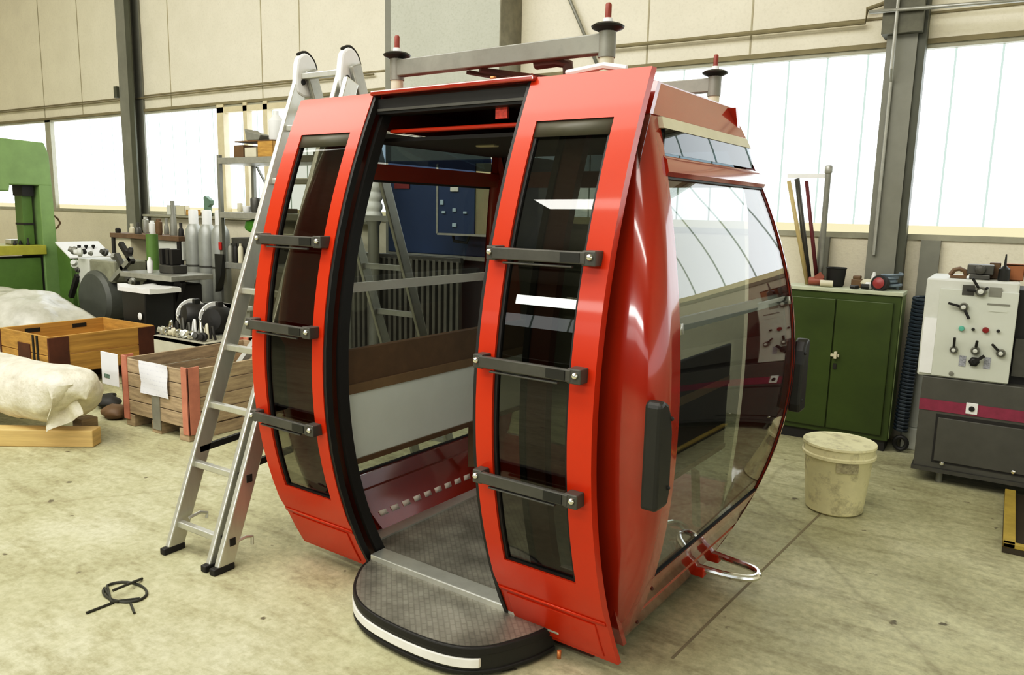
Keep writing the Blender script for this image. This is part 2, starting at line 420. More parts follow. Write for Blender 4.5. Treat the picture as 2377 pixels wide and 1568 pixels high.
def door(u0, u1, w0, w1, lead):
    """Sliding door leaf u0..u1 with window w0..w1; lead = the closing edge."""
    A = sorted([u0, u1, w0, w1]); B = sorted(set(fr(0, .35, 4)+fr(.35, 1.90, 18)+fr(1.90, ZT, 3)))
    hole = lambda a, b: w0 < a < w1 and .35 < b < 1.90
    # the lowest panel is set back a little below a crease
    fo = lambda a, b: (a, vp(b)+(.012 if b < .2 else 0), b)
    d = MB().shell(A, B, fo, lambda a, b: (a, vp(b)+.035, b), hole).build('sliding_door', M_RED, cabin)
    MB().shell([u0+.004, u1-.004], [.192,.208], lambda a,b: (a, vp(b)+.004, b), lambda a,b: (a, vp(b)+.02, b)).build('crease', M_RED, d)
    # lower kick panel stamped proud
    MB().shell([u0+.03, u1-.05], fr(.02,.18,3), lambda a,b: (a, vp(b)+.006, b), lambda a,b: (a, vp(b)+.03, b)).build('kick_panel', M_RED, d, bevel=.004)
    MB().shell([w0-.005, w1+.005], fr(.345,1.905,18), lambda a,b: (a, vp(b)+.018, b), lambda a,b: (a, vp(b)+.021, b)).build('door_glass', G_DOOR, d)
    g = .012
    MB().shell([w0-.004,w0+g,w1-g,w1+.004], sorted(set([.346,.346+g]+fr(.37,1.86,14)+[1.905-g,1.905])), lambda a,b: (a, vp(b)+.010, b), lambda a,b: (a, vp(b)+.028, b),
               lambda a,b: w0+g < a < w1-g and .346+g < b < 1.905-g).build('window_seal', M_RUBBER, d)
    MB().shell([w0, w1], [1.845,1.90], lambda a,b: (a, vp(b)+.006, b), lambda a,b: (a, vp(b)+.016, b)).build('top_vent_strip', mat('vent_strip', (.075,.07,.045), .5), d)
    e = .016 if lead > 0 else -.016
    le = u1 if lead > 0 else u0
    MB().shell(sorted([le, le+e]), zz(0, ZT-.01), lambda a,b: (a, vp(b)+.004, b), lambda a,b: (a, vp(b)+.034, b)).build('closing_seal', M_RUBBER, d)
    # three ski rack bars bolted across the window
    h0, h1 = u0+.02, u1-.03
    for zb in (1.455, 1.095, .69):
        o = .05
        bar = MB().shell(fr(h0+.02, h1-.03, 3), [zb-.02, zb+.02], lambda a,b: (a, vp(zb)-o, b), lambda a,b: (a, vp(zb)-o+.018, b), smooth=False)
        bar.shell([h0+.06, h1-.08], [zb-.034, zb-.026], lambda a,b: (a, vp(zb)-o+.005, b), lambda a,b: (a, vp(zb)-o+.02, b), smooth=False)
        for ha, hb in ((h0-.004, h0+.035), (h1-.045, h1+.004)):
            bar.shell([ha, hb], [zb-.024, zb+.024], lambda a,b: (a, vp(zb)-o+.002, b), lambda a,b: (a, vp(b)+.002, b), smooth=False)
        rb = bar.build('ski_rack_bar', M_DGREY, d, bevel=.004)
        for hb in (h0+.012, h1-.014):
            MB().sphere((hb, vp(zb)-o-.001, zb+.004), .011, 8).build('bolt', M_CHROME, rb)
        # black plate put in as a slot's shadow near one end
        MB().shell([h1-.12, h1-.05], [zb-.015, zb+.015], lambda a,b: (a, vp(zb)-o-.003, b), lambda a,b: (a, vp(zb)-o, b), smooth=False).build('slot_shadow', M_BLACK, rb)
    return d
dr = door(-.46, 0.0, -.39, -.09, -1)
dl = door(-1.70, -1.245, -1.615, -1.31, 1)
dl['label'] = 'left door leaf'; dr['label'] = 'right door leaf'

# corner pillars: front skin to end skin with a rounded corner, per height
def pillar(side, rear):
    r = .085; n = 7
    def path(z):
        ue = UE(z) if (side > 0 or rear) else .17+.5*bb(z)
        uf = min(-.05, ue-.02-r) if not rear else min(-.03, ue-.02-r)
        vf = VF(z)
        P = [(uf, vf), ((uf+ue-r)/2, vf)]
        for k in range(n+1):
            t = PI/2*k/n; P.append((ue-r+r*math.sin(t), vf+r-r*math.cos(t)))
        P.append((ue, vf+(.145 if not rear else .075))); return P
    m = len(path(1)); B = fr(.0, ZT-.02, 22)
    def place(p, z, inset):
        u, v = p
        # inset towards the cabin middle
        if inset:
            u = u-.03 if u > -.04 else u; v = v+.03
        if rear: v = 1.30-v
        if side < 0: u = mirror(u)
        return (u, v, z)
    fo = lambda i, z: place(path(z)[int(i)], z, False)
    fi = lambda i, z: place(path(z)[int(i)], z, True)
    return MB().shell(list(range(m)), B, fo, fi).build('corner_pillar', M_REDB, cabin)
for s_ in (1, -1):
    for q in (False, True): pillar(s_, q)

# doorway posts behind the open leaves, with rubber edge
for sd in (1, -1):
    f = (lambda u: u) if sd > 0 else mirror
    us = [-.30, -.222] if sd > 0 else [-1.30, -1.238]
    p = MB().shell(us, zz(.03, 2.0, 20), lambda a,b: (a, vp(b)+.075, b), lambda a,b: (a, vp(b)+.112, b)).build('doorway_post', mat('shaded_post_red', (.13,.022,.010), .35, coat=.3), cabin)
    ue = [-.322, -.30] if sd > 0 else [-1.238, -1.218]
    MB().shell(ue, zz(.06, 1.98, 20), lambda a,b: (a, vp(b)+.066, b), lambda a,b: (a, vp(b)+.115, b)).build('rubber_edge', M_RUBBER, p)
    # fixed pane between post and corner
    us = [-.222, -.02] if sd > 0 else [-1.42, -1.30]
    MB().shell(us, zz(.33, 1.92, 18), lambda a,b: (a, vp(b)+.112, b), lambda a,b: (a, vp(b)+.115, b)).build('fixed_front_glass', G_BODY, cabin)
    MB().shell(us, zz(.03, .33, 5), lambda a,b: (a, vp(b)+.105, b), lambda a,b: (a, vp(b)+.13, b)).build('front_corner_panel', M_REDB, cabin)
    MB().shell(us, zz(1.92, 2.03, 3), lambda a,b: (a, vp(b)+.105, b), lambda a,b: (a, vp(b)+.13, b)).build('front_top_panel', M_REDB, cabin)

# the two end walls
for sd in (1, -1):
    f = (lambda u: u) if sd > 0 else mirror
    va = lambda z, t: (VF(z)+.13)+(VR(z)-.065-(VF(z)+.13))*t
    def skin(off): return lambda t, z: (f(UE(z)-off), va(z,t), z)
    T = fr(0, 1, 8)
    vf2 = lambda z, t: (VF(z)-.045)+(VR(z)-.02-(VF(z)-.045))*t
    fas = MB().shell(T, zz(1.93, 2.06, 4), lambda t,z: (f(UE(z)+.004), vf2(z,t), z), lambda t,z: (f(UE(z)-.03), vf2(z,t), z)).build('end_fascia', M_REDB, cabin)
    MB().shell([.80,.806], zz(1.93,2.058,3), skin(-.002), skin(.002)).build('panel_seam', M_MAROON, fas)
    # hinged vent: pale frame under the fascia, tilted pane behind it
    vent = MB().shell(T, [1.885, 1.925], skin(-.018), skin(.004)).build('vent_frame', M_CREAM, cabin)
    MB().shell([.02,.98], zz(1.80, 1.885, 2), lambda t,z: (f(UE(z)-.006+ (z-1.8)*.25), va(z,t), z), lambda t,z: (f(UE(z)-.009+(z-1.8)*.25), va(z,t), z)).build('vent_pane', G_VENT, vent)
    tr = MB().shell(T, [1.72,1.735,1.775,1.79], lambda t,z: (f(UE(z)+(.012 if 1.73<z<1.78 else 0)), va(z,t), z), skin(.045)).build('end_transom', M_REDB, cabin)
    gl = MB().shell(T, zz(.33, 1.72, 20), skin(.008), skin(.011)).build('end_glass', G_BODY, cabin)
    MB().shell([0,.012,.988,1], sorted(set([.325,.337]+zz(.35,1.7,16)+[1.712,1.724])), skin(.002), skin(.016), lambda t,z: .012 < t < .988 and .337 < z < 1.712).build('glass_seal', M_RUBBER, gl)
    bs_ = MB().shell(T, [0,.02,.15,.165,.18,.33], lambda t,z: (f(UE(z)-(.012 if .155<z<.175 else 0)), va(z,t), z), skin(.035)).build('end_base_panel', M_REDB, cabin)
    if sd > 0:
        for t, z in ((.03,.26),(.03,.06)): MB().sphere((f(UE(z)), va(z,t), z), .007, 6).build('rivet', M_MAROON, bs_)
    # handrail across the glass inside
    rl = MB().shell(fr(.02,.98,8), [1.205,1.25], skin(.05), skin(.065)).build('handrail', M_WHITE, cabin)
    for t in (.03,.97): MB().shell([t-.012,t+.012],[1.21,1.245], skin(.005), skin(.052)).build('rail_bracket', M_ALUD, rl)
    # folded-up bench: brown back board, pale seat board, brown edge
    us = sorted([f(-.11), f(-.13)])
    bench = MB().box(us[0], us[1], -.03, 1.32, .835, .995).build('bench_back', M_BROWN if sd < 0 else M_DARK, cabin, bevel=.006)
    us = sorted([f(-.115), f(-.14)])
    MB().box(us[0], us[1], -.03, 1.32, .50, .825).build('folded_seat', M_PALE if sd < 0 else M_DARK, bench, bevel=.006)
    MB().box(us[0]-.004, us[1]+.004, -.035, 1.325, .478, .502).build('seat_edge', M_BROWN, bench)
    MB().box(us[0]-.004, us[1]+.004, -.035, 1.325, .80, .84).build('seat_hinge_strip', mat('tan_board', (.23,.15,.075), .55), bench)
    for v_ in (.90,): MB().bar((f(-.09), v_, .48), (f(-.075), v_+.02, .22), .04, .02).build('bench_bracket', mat('tan_board', (.23,.15,.075), .55), bench)
    # kick plate with row of slots
    kp = MB().shell(fr(.02,.98,8), zz(.07,.27,4), lambda t,z: (f(UE(z)-.06), va(z,t), z), lambda t,z: (f(UE(z)-.04), va(z,t), z)).build('kick_plate', M_REDB, cabin)
    for k in range(11):
        t0 = .06+.081*k
        MB().shell([t0, t0+.05], [.142,.165], lambda t,z: (f(UE(z)-.063), va(z,t), z), lambda t,z: (f(UE(z)-.058), va(z,t), z)).build('vent_slot', mat('slot_light', (1.0,.85,.75), .35), kp)  # bright colour stands for light coming through the slots
    MB().box(*sorted([f(-.07), f(-.15)]), .10, 1.2, .076, .088).build('floor_edge_strip', M_ALU, cabin)

# rear side: one curved pane between the pillars
ra = lambda t, z: -1.37+1.30*t
rsk = lambda o: (lambda t, z: (ra(t,z), 1.16+bb(z)-o, z))
T = fr(0,1,4)
MB().shell(T, zz(.33,1.72,16), rsk(.01), rsk(.013)).build('rear_glass', G_BODY, cabin)
MB().shell(T, zz(1.72,1.80,2), rsk(0), rsk(.04)).build('rear_transom', M_REDB, cabin)
MB().shell(T, zz(1.93,2.05,3), rsk(0), rsk(.03)).build('rear_fascia', M_REDB, cabin)
MB().shell(T, zz(1.80,1.93,2), rsk(.01), rsk(.013)).build('rear_vent_pane', G_VENT, cabin)
MB().shell(T, zz(0,.33,5), rsk(0), rsk(.03)).build('rear_base_panel', M_REDB, cabin)

# floor, threshold, step
def plate_mat():
    m = bpy.data.materials.new('checker_plate'); m.use_nodes = True; nt = m.node_tree; N = nt.nodes; L = nt.links; bs = N['Principled BSDF']
    bs.inputs['Metallic'].default_value = .55; bs.inputs['Roughness'].default_value = .42
    tc = N.new('ShaderNodeTexCoord'); mp = N.new('ShaderNodeMapping'); mp.inputs['Rotation'].default_value = (0,0,.785); mp.inputs['Scale'].default_value = (38,38,38); L.new(tc.outputs['Object'], mp.inputs['Vector'])
    ch = N.new('ShaderNodeTexBrick'); ch.inputs['Scale'].default_value = 1; ch.inputs['Mortar Size'].default_value = .12; ch.inputs['Brick Width'].default_value = 1.6; ch.inputs['Row Height'].default_value = .8
    ch.inputs['Color1'].default_value = (1,1,1,1); ch.inputs['Color2'].default_value = (.7,.7,.7,1); ch.inputs['Mortar'].default_value = (.35,.35,.35,1); L.new(mp.outputs['Vector'], ch.inputs['Vector'])
    nz = N.new('ShaderNodeTexNoise'); nz.inputs['Scale'].default_value = 7; nz.inputs['Detail'].default_value = 6; L.new(tc.outputs['Object'], nz.inputs['Vector'])
    rp = N.new('ShaderNodeValToRGB'); rp.color_ramp.elements[0].color = lin((.20,.19,.155)); rp.color_ramp.elements[1].color = lin((.46,.44,.37)); rp.color_ramp.elements[0].position = .3; rp.color_ramp.elements[1].position = .7
    L.new(nz.outputs['Fac'], rp.inputs['Fac'])
    mx_ = N.new('ShaderNodeMix'); mx_.data_type = 'RGBA'; mx_.blend_type = 'MULTIPLY'; mx_.inputs['Factor'].default_value = .35; L.new(rp.outputs['Color'], mx_.inputs['A']); L.new(ch.outputs['Color'], mx_.inputs['B'])
    L.new(mx_.outputs['Result'], bs.inputs['Base Color'])
    bp = N.new('ShaderNodeBump'); bp.inputs['Strength'].default_value = .35; bp.inputs['Distance'].default_value = .004; L.new(ch.outputs['Color'], bp.inputs['Height']); L.new(bp.outputs['Normal'], bs.inputs['Normal'])
    return m
M_PLATE = plate_mat()
MB().box(-1.37, -.07, .09, 1.2, .055, .08).build('floor_plate', M_PLATE, cabin)
MB().box(-1.21, -.23, .01, .095, .05, .087).build('threshold_strip', M_ALU, cabin, bevel=.004)
MB().box(-1.30, -.14, .12, 1.15, -.058, .05).build('underframe', M_MAROON, cabin)
outl = [(-1.215,.06),(-1.19,-.04),(-1.135,-.13),(-1.07,-.205),(-.99,-.262),(-.88,-.298),(-.72,-.312),(-.56,-.303),(-.45,-.268),(-.38,-.205),(-.335,-.12),(-.30,-.03),(-.285,.06)]
outl = smooth(outl, 4)
step = MB().prism(outl, .045, .062).build('step_platform', M_PLATE, cabin)
def off(o, k): return [(UC-.0+(u-UC)*(1+k), v*(1+k) if v < 0 else v) for u, v in o]
MB().prism(off(outl,.02), -.05, .046).build('step_bumper', M_BLACK, step, bevel=.006)
for k_, z0_, z1_ in ((.034,.028,.06),(.034,-.046,-.028)):
    MB().prism(off(outl,k_), z0_, z1_).build('rubber_bead', M_RUBBER, step, bevel=.005)
fl = [p for p in outl if -1.1 < p[0] < -.40]
A = list(range(len(fl)))
fl3 = off(fl, .04)
MB().shell(A, [-.018,.018], lambda i,z: (fl3[i][0], fl3[i][1], z), lambda i,z: (fl3[i][0], fl3[i][1]+.015, z)).build('reflector_strip', mat('reflector', (.80,.78,.70), .4), step, bevel=.003)

# roof
roof = MB().shell(fr(-1.33,-.11,8), fr(.13,1.12,6), lambda u,v: (u, v, 2.06+.03*(1-((u-UC)/.62)**4)*(1-((v-.62)/.5)**4)), lambda u,v: (u, v, 2.02)).build('roof', M_REDB, cabin)
MB().box(-1.245, -.44, .06, .14, 2.046, 2.066).build('roof_front_lip', M_REDB, cabin, bevel=.006)
MB().box(-1.24, -.20, .09, .17, 1.975, 2.035).build('door_track', M_RUBBER, cabin)
MB().box(-1.22, -.22, .08, .088, 1.985, 1.995).build('track_rail', M_DGREY, cabin)
MB().box(-1.22, -.22, .15, .19, 1.905, 1.92).build('header_beam', M_RED, cabin, bevel=.005)
MB().box(-1.395, -.045, .20, 1.12, 1.875, 1.89).build('ceiling_liner', M_DARK, cabin)
MB().box(-.66, -.605, .138, .149, 1.935, 1.985).build('warning_sticker', M_STICK, cabin)
MB().box(-1.0, -.9, .45, .49, 1.866, 1.876).build('ceiling_lamp', M_CREAM, cabin, bevel=.004)
MB().lathe([(.34,0),(.30,.03),(.18,.075),(.05,.10),(.001,.105)], (-1.02,.66,2.06), 24).build('roof_hatch', mat('pale_pink_cover', (.72,.62,.55), .5), cabin)

# roof mounting frame with four posts
P4 = [(-1.225,.2),(-.23,.2),(-.23,1.2),(-1.225,1.2)]
for (a, b), h in (((3,2),.062),((0,1),.066)):
    frame = MB().box(P4[a][0], P4[b][0], P4[a][1]-.022, P4[a][1]+.022, 2.205-h, 2.205).build('roof_cross_beam', M_STEEL, cabin, bevel=.004)
rear_beam = [c for c in cabin.children if c.name.startswith('roof_cross_beam') and c is not frame][0]
MB().bar((-.80,.22,2.135), (-.36,.75,2.10), .04, .014).bar((-.86,.22,2.132), (-.55,.9,2.10), .03, .012).build('brace_strip', M_MAROON, frame)
MB().tube([(-.55,.24,2.14),(-.46,.24,2.142),(-.425,.26,2.13),(-.415,.26,2.07)], .022, 10).build('lifting_hook', mat('brown_steel', (.13,.07,.055), .5), frame)
for u, v in P4:
    p = MB().lathe([(.026,0),(.026,.03),(.022,.034),(.026,.038),(.026,.075)], (u,v,2.05), 16).build('mounting_post', M_CREAM, frame if v < .5 else rear_beam)
    MB().lathe([(.03,.075),(.03,.165)], (u,v,2.05), 16).build('steel_sleeve', M_STEEL, p)
    MB().lathe([(.028,.160),(.055,.172),(.058,.178),(.045,.186),(.016,.19)], (u,v,2.05), 20).build('flange', M_BLACK, p)
    MB().lathe([(.018,.19),(.016,.205)], (u,v,2.05), 12).build('spacer', M_WHITE, p)
    MB().lathe([(.011,.205),(.011,.25),(.008,.255)], (u,v,2.05), 10).build('threaded_tip', mat('red_cap', (.22,.04,.025), .5), p)
MB().lathe([(.012,0),(.012,.015)], (-.66,.12,2.07), 10).build('roof_bolt', M_COPPER, cabin)
MB().tube([(-.34,.12,2.07),(-.20,.13,2.085),(-.12,.14,2.07)], .012, 8).build('roof_cable', M_WHITE, cabin)

# black bumpers on the corners
for sd in (1, -1):
    f = (lambda u: u) if sd > 0 else mirror
    for v0, sg in ((-.135, 1), (1.39, -1)):
        poly = [(-.055,.70),(.035,.70),(.048,.74),(.045,.93),(.03,.99),(.005,1.03),(-.025,1.045),(-.055,1.035)]
        b_ = MB().prism([(p[0], p[1]) for p in poly], UE(.9)-.02, UE(.9)+.036, lambda a,b,h: (f(h), v0+sg*a, b)).build('corner_bumper', M_BLACK, cabin, bevel=.012)
        for z_ in (.76,.98): MB().sphere((f(UE(.9)+.037), v0+sg*.025, z_), .007, 6).build('screw', M_RUBBER, b_)

# chrome loops through the base at the right end
for sd, v0 in ((1, .86),):
    pts = [(-.10,v0,.06),(.06,v0+.02,.045),(.17,v0+.06,.04),(.20,v0+.11,.045),(.16,v0+.16,.045),(.05,v0+.17,.05),(-.10,v0+.19,.06)]
    lp = MB().tube(smooth([(-.16,v0+.0,.15)]+[(-.13,v0,.08)]+pts+[(-.14,v0+.19,.10),(-.2,v0+.17,.16),(-.24,v0+.10,.17)], 4), .016, 10).build('chrome_loop', M_CHROME, cabin)
    for dv in (0,.18): MB().box(-.06, .0, v0+dv-.022, v0+dv+.022, .02, .06).build('loop_clamp', M_RED, lp, bevel=.005)
MB().lathe([(.008,0),(.008,.03)], (-.20,-.03,-.01), 8).build('drain_plug', M_COPPER, cabin)

# ================================================================== THE LADDER
LB = (-3.06, 2.5, 0)
lad = thing('folding_ladder', LB, 'aluminium extension ladder standing folded out like an A, left of the red cabin', 'ladder')
def lp_(x, z): return (x, 2.035+.375*z, z)
def lr_(x, z): return (x, 3.90-.375*z, z)
nrm = Vector((0, 1, -.375)).normalized()
def stile(name, x0, x1, fn, za, zb, mat_):
    m = MB(); p, q = Vector(fn(0,za)), Vector(fn(0,zb))
    n = Vector((0,1,-.375)).normalized()*.085 if fn is lp_ else Vector((0,1,.375)).normalized()*-.07
    vs = []
    for c in (p, q):
        for dx, k in ((x0,0),(x1,0),(x1,1),(x0,1)): vs.append((dx, c.y+n.y*k, c.z+n.z*k))
    m.add(vs, [(0,1,2,3),(7,6,5,4),(0,4,5,1),(1,5,6,2),(2,6,7,3),(3,7,4,0)])
    return m.build(name, mat_, lad, bevel=.006, world=True)
for nm, x0, x1, zt in (('stile',-3.265,-3.235,2.36),('stile',-2.955,-2.925,2.36),('outer_stile',-2.893,-2.862,2.30)):
    s_ = stile(nm, x0, x1, lp_, .03, zt, M_ALU)
    MB().box(x0-.004, x1+.004, lp_(0,.0)[1]-.012, lp_(0,0)[1]+.10, 0, .032).build('rubber_foot', M_RUBBER, s_, world=True, bevel=.006)
    for k in range(8):
        z = .13+.275*k
        if x0 > -3.2 and z < zt: MB().box(x1-.002, x1+.003, lp_(0,z)[1]+.03, lp_(0,z)[1]+.06, z-.018, z+.018).build('rung_plug', M_RUBBER, s_, world=True)
for k in range(9):
    z = .13+.275*k
    a, b = lp_(-3.24, z), lp_(-2.93, z)
    MB().bar((a[0],a[1]+.035,z), (b[0],b[1]+.035,z), .032, .03).build('rung', M_ALU, lad, world=True, bevel=.004)
for x0, x1 in ((-3.225,-3.20),(-2.90,-2.875)): stile('rear_stile', x0, x1, lr_, .02, 2.38, M_ALUD)
for k in range(8):
    z = .20+.28*k
    a, b = lr_(-3.21, z), lr_(-2.89, z)
    MB().bar((a[0],a[1]-.03,z), (b[0],b[1]-.03,z), .034, .03).build('rear_rung', M_ALUD, lad, world=True)
for x in (-3.25, -2.93):
    c = MB().prism(smooth([(-.045,-.12),(.085,-.12),(.095,.0),(.075,.06),(.03,.092),(-.015,.08),(-.045,.03)], 3, True), x-.016, x+.022, lambda a,b,h: (h, 2.95+a, 2.36+b)).build('hinge_cap', M_WHITE, lad, world=True, bevel=.012)
    MB().tube(smooth([(x+.003,2.925,2.438),(x+.003,2.98,2.458),(x+.003,3.03,2.425),(x+.003,3.05,2.38)],3), .010, 8).build('cap_strip', M_RUBBER, c, world=True)
    for dy, dz in ((-.01,-.06),(.05,-.05)): MB().cyl((x+.021,2.95+dy,2.36+dz), (x+.028,2.95+dy,2.36+dz), .014, 12).build('hinge_pin', M_RUBBER, c, world=True)
for x, z0 in ((-3.245,.47),(-2.945,.43)):
    MB().bar((x, lp_(0,z0)[1]+.03, z0), (x, lp_(0,z0)[1]+.95, z0+.05), .02, .03).build('spreader_strap', M_RUBBER, lad, world=True)
MB().tube([(-3.2,2.14,.16),(-3.2,2.2,.17),(-3.2,2.24,.155),(-3.2,2.235,.13)], .008, 6).build('hook', M_ALU, lad, world=True)
MB().tube([(-2.87,2.15,.12),(-2.86,2.2,.13),(-2.86,2.235,.12),(-2.86,2.235,.08)], .008, 6).build('hook', M_ALU, lad, world=True)

# wire loop on the floor
c0 = atz(290, 1378)
pts = [atz(200,1424,.006), atz(262,1400,.006)]+[Vector((c0.x+.115*math.cos(t), c0.y+.07*math.sin(t), .007)) for t in fr(3.6, 3.6+2*PI*.96, 22)]+[atz(258,1398,.012), atz(325,1390,.006)]
wl = MB().tube(pts, .0055, 6).build('wire_loop', mat('black_wire', (.035,.035,.025), .5)); tag(wl, 'loose loop of black wire lying on the concrete floor', 'wire')
wl2 = MB().tube([atz(262,1372,.034), atz(290,1360,.034), atz(330,1344,.007)], .006, 6).tube([atz(303,1402,.006), atz(312,1424,.006)], .005, 6).build('wire_offcut', MATS['black_wire']); tag(wl2, 'short bent wire offcut lying across the wire loop', 'wire')

# ================================================================== LEFT SIDE GOODS
# wooden pallet crate with faded red corner posts
cx0, cx1, cy0, cy1 = -5.50, -4.72, 3.19, 4.28
cr = thing('pallet_crate', ((cx0+cx1)/2, (cy0+cy1)/2, 0), 'weathered wooden pallet crate with faded red corner posts and paper sheet', 'crate')
def crate_walls(x0, x1, y0, y1, z0, z1, th, nplank, M):
    W_ = MB()
    for k in range(nplank):
        a = z0+(z1-z0)*k/nplank; b = z0+(z1-z0)*(k+1)/nplank-.006
        W_.box(x0,x1,y0,y0+th,a,b).box(x0,x1,y1-th,y1,a,b).box(x0,x0+th,y0+th,y1-th,a,b).box(x1-th,x1,y0+th,y1-th,a,b)
    return W_
crate_walls(cx0, cx1, cy0, cy1, .10, .52, .022, 4, M_WOODG).build('plank_walls', M_WOODG, cr, world=True, bevel=.003)
MB().box(cx0+.02, cx1-.02, cy0+.02, cy1-.02, .09, .11).build('crate_bottom', M_WOODG, cr, world=True)
for x, y in ((cx0,cy0),(cx1,cy0),(cx0,cy1),(cx1,cy1)):
    sx_, sy_ = (1 if x == cx0 else -1), (1 if y == cy0 else -1)
    MB().box(*sorted([x-.012*sx_, x+.06*sx_]), *sorted([y-.008*sy_, y+.004*sy_]), .05, .535).box(*sorted([x-.012*sx_, x-.002*sx_]), *sorted([y-.008*sy_, y+.09*sy_]), .05, .535).build('corner_post', M_PINK, cr, world=True, bevel=.003)
for x in (cx0+.06, (cx0+cx1)/2, cx1-.06):
    MB().box(x-.055, x+.055, cy0, cy1, .0, .09).build('pallet_runner', M_WOODG, cr, world=True, bevel=.004)
MB().box((cx0+cx1)/2-.035, (cx0+cx1)/2+.06, cy0-.006, cy0+.001, .03, .30).build('steel_strap', M_ALUD, cr, world=True)
def paper(x0, x1, z0, z1, y, name='paper_sheet', curl=.012):
    return MB().shell(fr(x0,x1,6), fr(z0,z1,6), lambda a,b: (a+.01*(z1-b), y-.004-curl*abs(math.sin((b-z0)*14+a*5)), b), lambda a,b: (a+.01*(z1-b), y-.002-curl*abs(math.sin((b-z0)*14+a*5)), b))
def paper_mat(name, lines):
    m = mat(name, (.80,.80,.82), .7, var=.02); nt = m.node_tree; N = nt.nodes; L = nt.links; bs = N['Principled BSDF']
    tc = N.new('ShaderNodeTexCoord'); w = N.new('ShaderNodeTexWave'); w.bands_direction = 'Z'; w.inputs['Scale'].default_value = lines; w.inputs['Distortion'].default_value = .4
    n = N.new('ShaderNodeTexNoise'); n.inputs['Scale'].default_value = 60; L.new(tc.outputs['Object'], n.inputs['Vector']); L.new(tc.outputs['Object'], w.inputs['Vector'])
    a = N.new('ShaderNodeMath'); a.operation = 'MULTIPLY'; L.new(w.outputs['Fac'], a.inputs[0]); L.new(n.outputs['Fac'], a.inputs[1])
    r = N.new('ShaderNodeValToRGB'); r.color_ramp.elements[0].position = .42; r.color_ramp.elements[0].color = (.80,.80,.82,1); r.color_ramp.elements[1].position = .62; r.color_ramp.elements[1].color = (.66,.66,.72,1)
    L.new(a.outputs[0], r.inputs['Fac']); L.new(r.outputs['Color'], bs.inputs['Base Color']); return m
a0, a1, b0, b1 = rect(330, 843, 393, 918, cy0)
ps = paper(a0, a1, b0, b1, cy0-.006).build('paper_sheet', paper_mat('printed_paper', 9), cr, world=True); ps['label'] = 'white printed paper sheet'
a0, a1, b0, b1 = rect(244, 818, 279, 893, cy0)
sg = MB().box(a0, a1+.02, cy0-.03, cy0-.022, b0, b1).build('hanging_card', M_PAPER, cr, bevel=.006, world=True); sg['label'] = 'white card with grey-green mark'
MB().box(a0+.04, a0+.11, cy0-.033, cy0-.0295, b0+.055, b0+.085).build('printed_mark', mat('grey_green_ink', (.16,.24,.20), .6, var=.5, scale=60), sg)
# things in the crate
gb = MB().bar((-4.86,3.9,.62), (-4.84,3.42,.16), .05, .05).build('grey_pipe_piece', M_ALUD); tag(gb, 'grey metal channel piece leaning in the pallet crate corner', 'metal piece')
bl = MB().bar((-5.35,3.55,.15), (-4.95,3.50,.40), .26, .03).build('dark_plate', M_DGREY); tag(bl, 'dark oily plate lying inside the pallet crate', 'plate')

# long golden timber crate with dark steel corners
lx0, lx1, ly0, ly1 = -7.22, -7.03, 3.42, 4.42
lc = thing('timber_crate', ((lx0+lx1)/2, (ly0+ly1)/2, 0), 'long golden timber crate with dark brown steel corner plates', 'crate')
crate_walls(lx0-.7, lx1, ly0, ly1, .13, .48, .025, 2, M_WOOD).build('plank_walls', M_WOOD, lc, world=True, bevel=.004)
MB().box(lx0-.68, lx1-.02, ly0+.02, ly1-.02, .12, .15).build('crate_bottom', M_WOOD, lc, world=True)
for x, y, sx_ in ((lx1, ly0, -1), (lx0-.7, ly0, 1), (lx1, ly1, -1)):
    sy_ = 1 if y == ly0 else -1
    MB().box(*sorted([x-.006*sx_, x+.02*sx_]), *sorted([y-.006*sy_, y+.17*sy_]), .12, .465).build('corner_plate', M_MAROON, lc, world=True, bevel=.003)
MB().box(lx1-.55, lx1-.33, ly0-.008, ly0+.001, .14, .38).build('front_bracket', M_MAROON, lc, world=True, bevel=.01)
for x in (lx1-.27, lx1-.20): MB().box(x-.012, x+.016, ly0-.007, ly0+.001, .14, .47).build('front_strap', M_RUBBER, lc, world=True)
for y in (ly0+.12, ly1-.12): MB().box(lx0-.7, lx1+.03, y-.05, y+.05, 0, .12).build('runner', M_WOODP, lc, world=True, bevel=.005)
for y in (3.7, 4.15): MB().box(lx0-.678, lx0-.672, y-.07, y+.07, .40, .44).build('hand_slot', M_RUBBER, lc, world=True)

# plastic-wrapped roll on a timber beam
roll = thing('wrapped_roll', (-5.75,2.72,0), 'long white plastic-wrapped roll resting on a pale timber beam', 'roll')
def roll_pt(s_, t):
    x0, x1 = -7.3, -5.16
    e = min(1, (x1-s_)/.16) if s_ > x1-.16 else 1
    k = math.sqrt(max(.0, 1-(1-e)**2)) if e < 1 else 1
    k = max(k, .03)
    nzv = noise.noise(Vector((s_*2.2, math.cos(t)*1.5, math.sin(t)*1.5)))*.028 + noise.noise(Vector((s_*7, math.cos(t)*4, math.sin(t)*4)))*.012
    ry, rz_ = .22+nzv, .178+nzv*.8
    c, s2 = math.cos(t), math.sin(t)
    pw = lambda q: math.copysign(abs(q)**.72, q)
    tw = (s_+5.08)*.10
    return (s_+.06*s2*(1 if s_ > -5.6 else 0), 2.70+tw*.9+ry*k*pw(c), 0.347-tw*.05+rz_*k*pw(s2))
rm = MB(); S_ = fr(-7.3, -5.32, 36)+[-5.32+.16*q for q in (.3,.55,.75,.88,.96,1.0)]; nT = 40
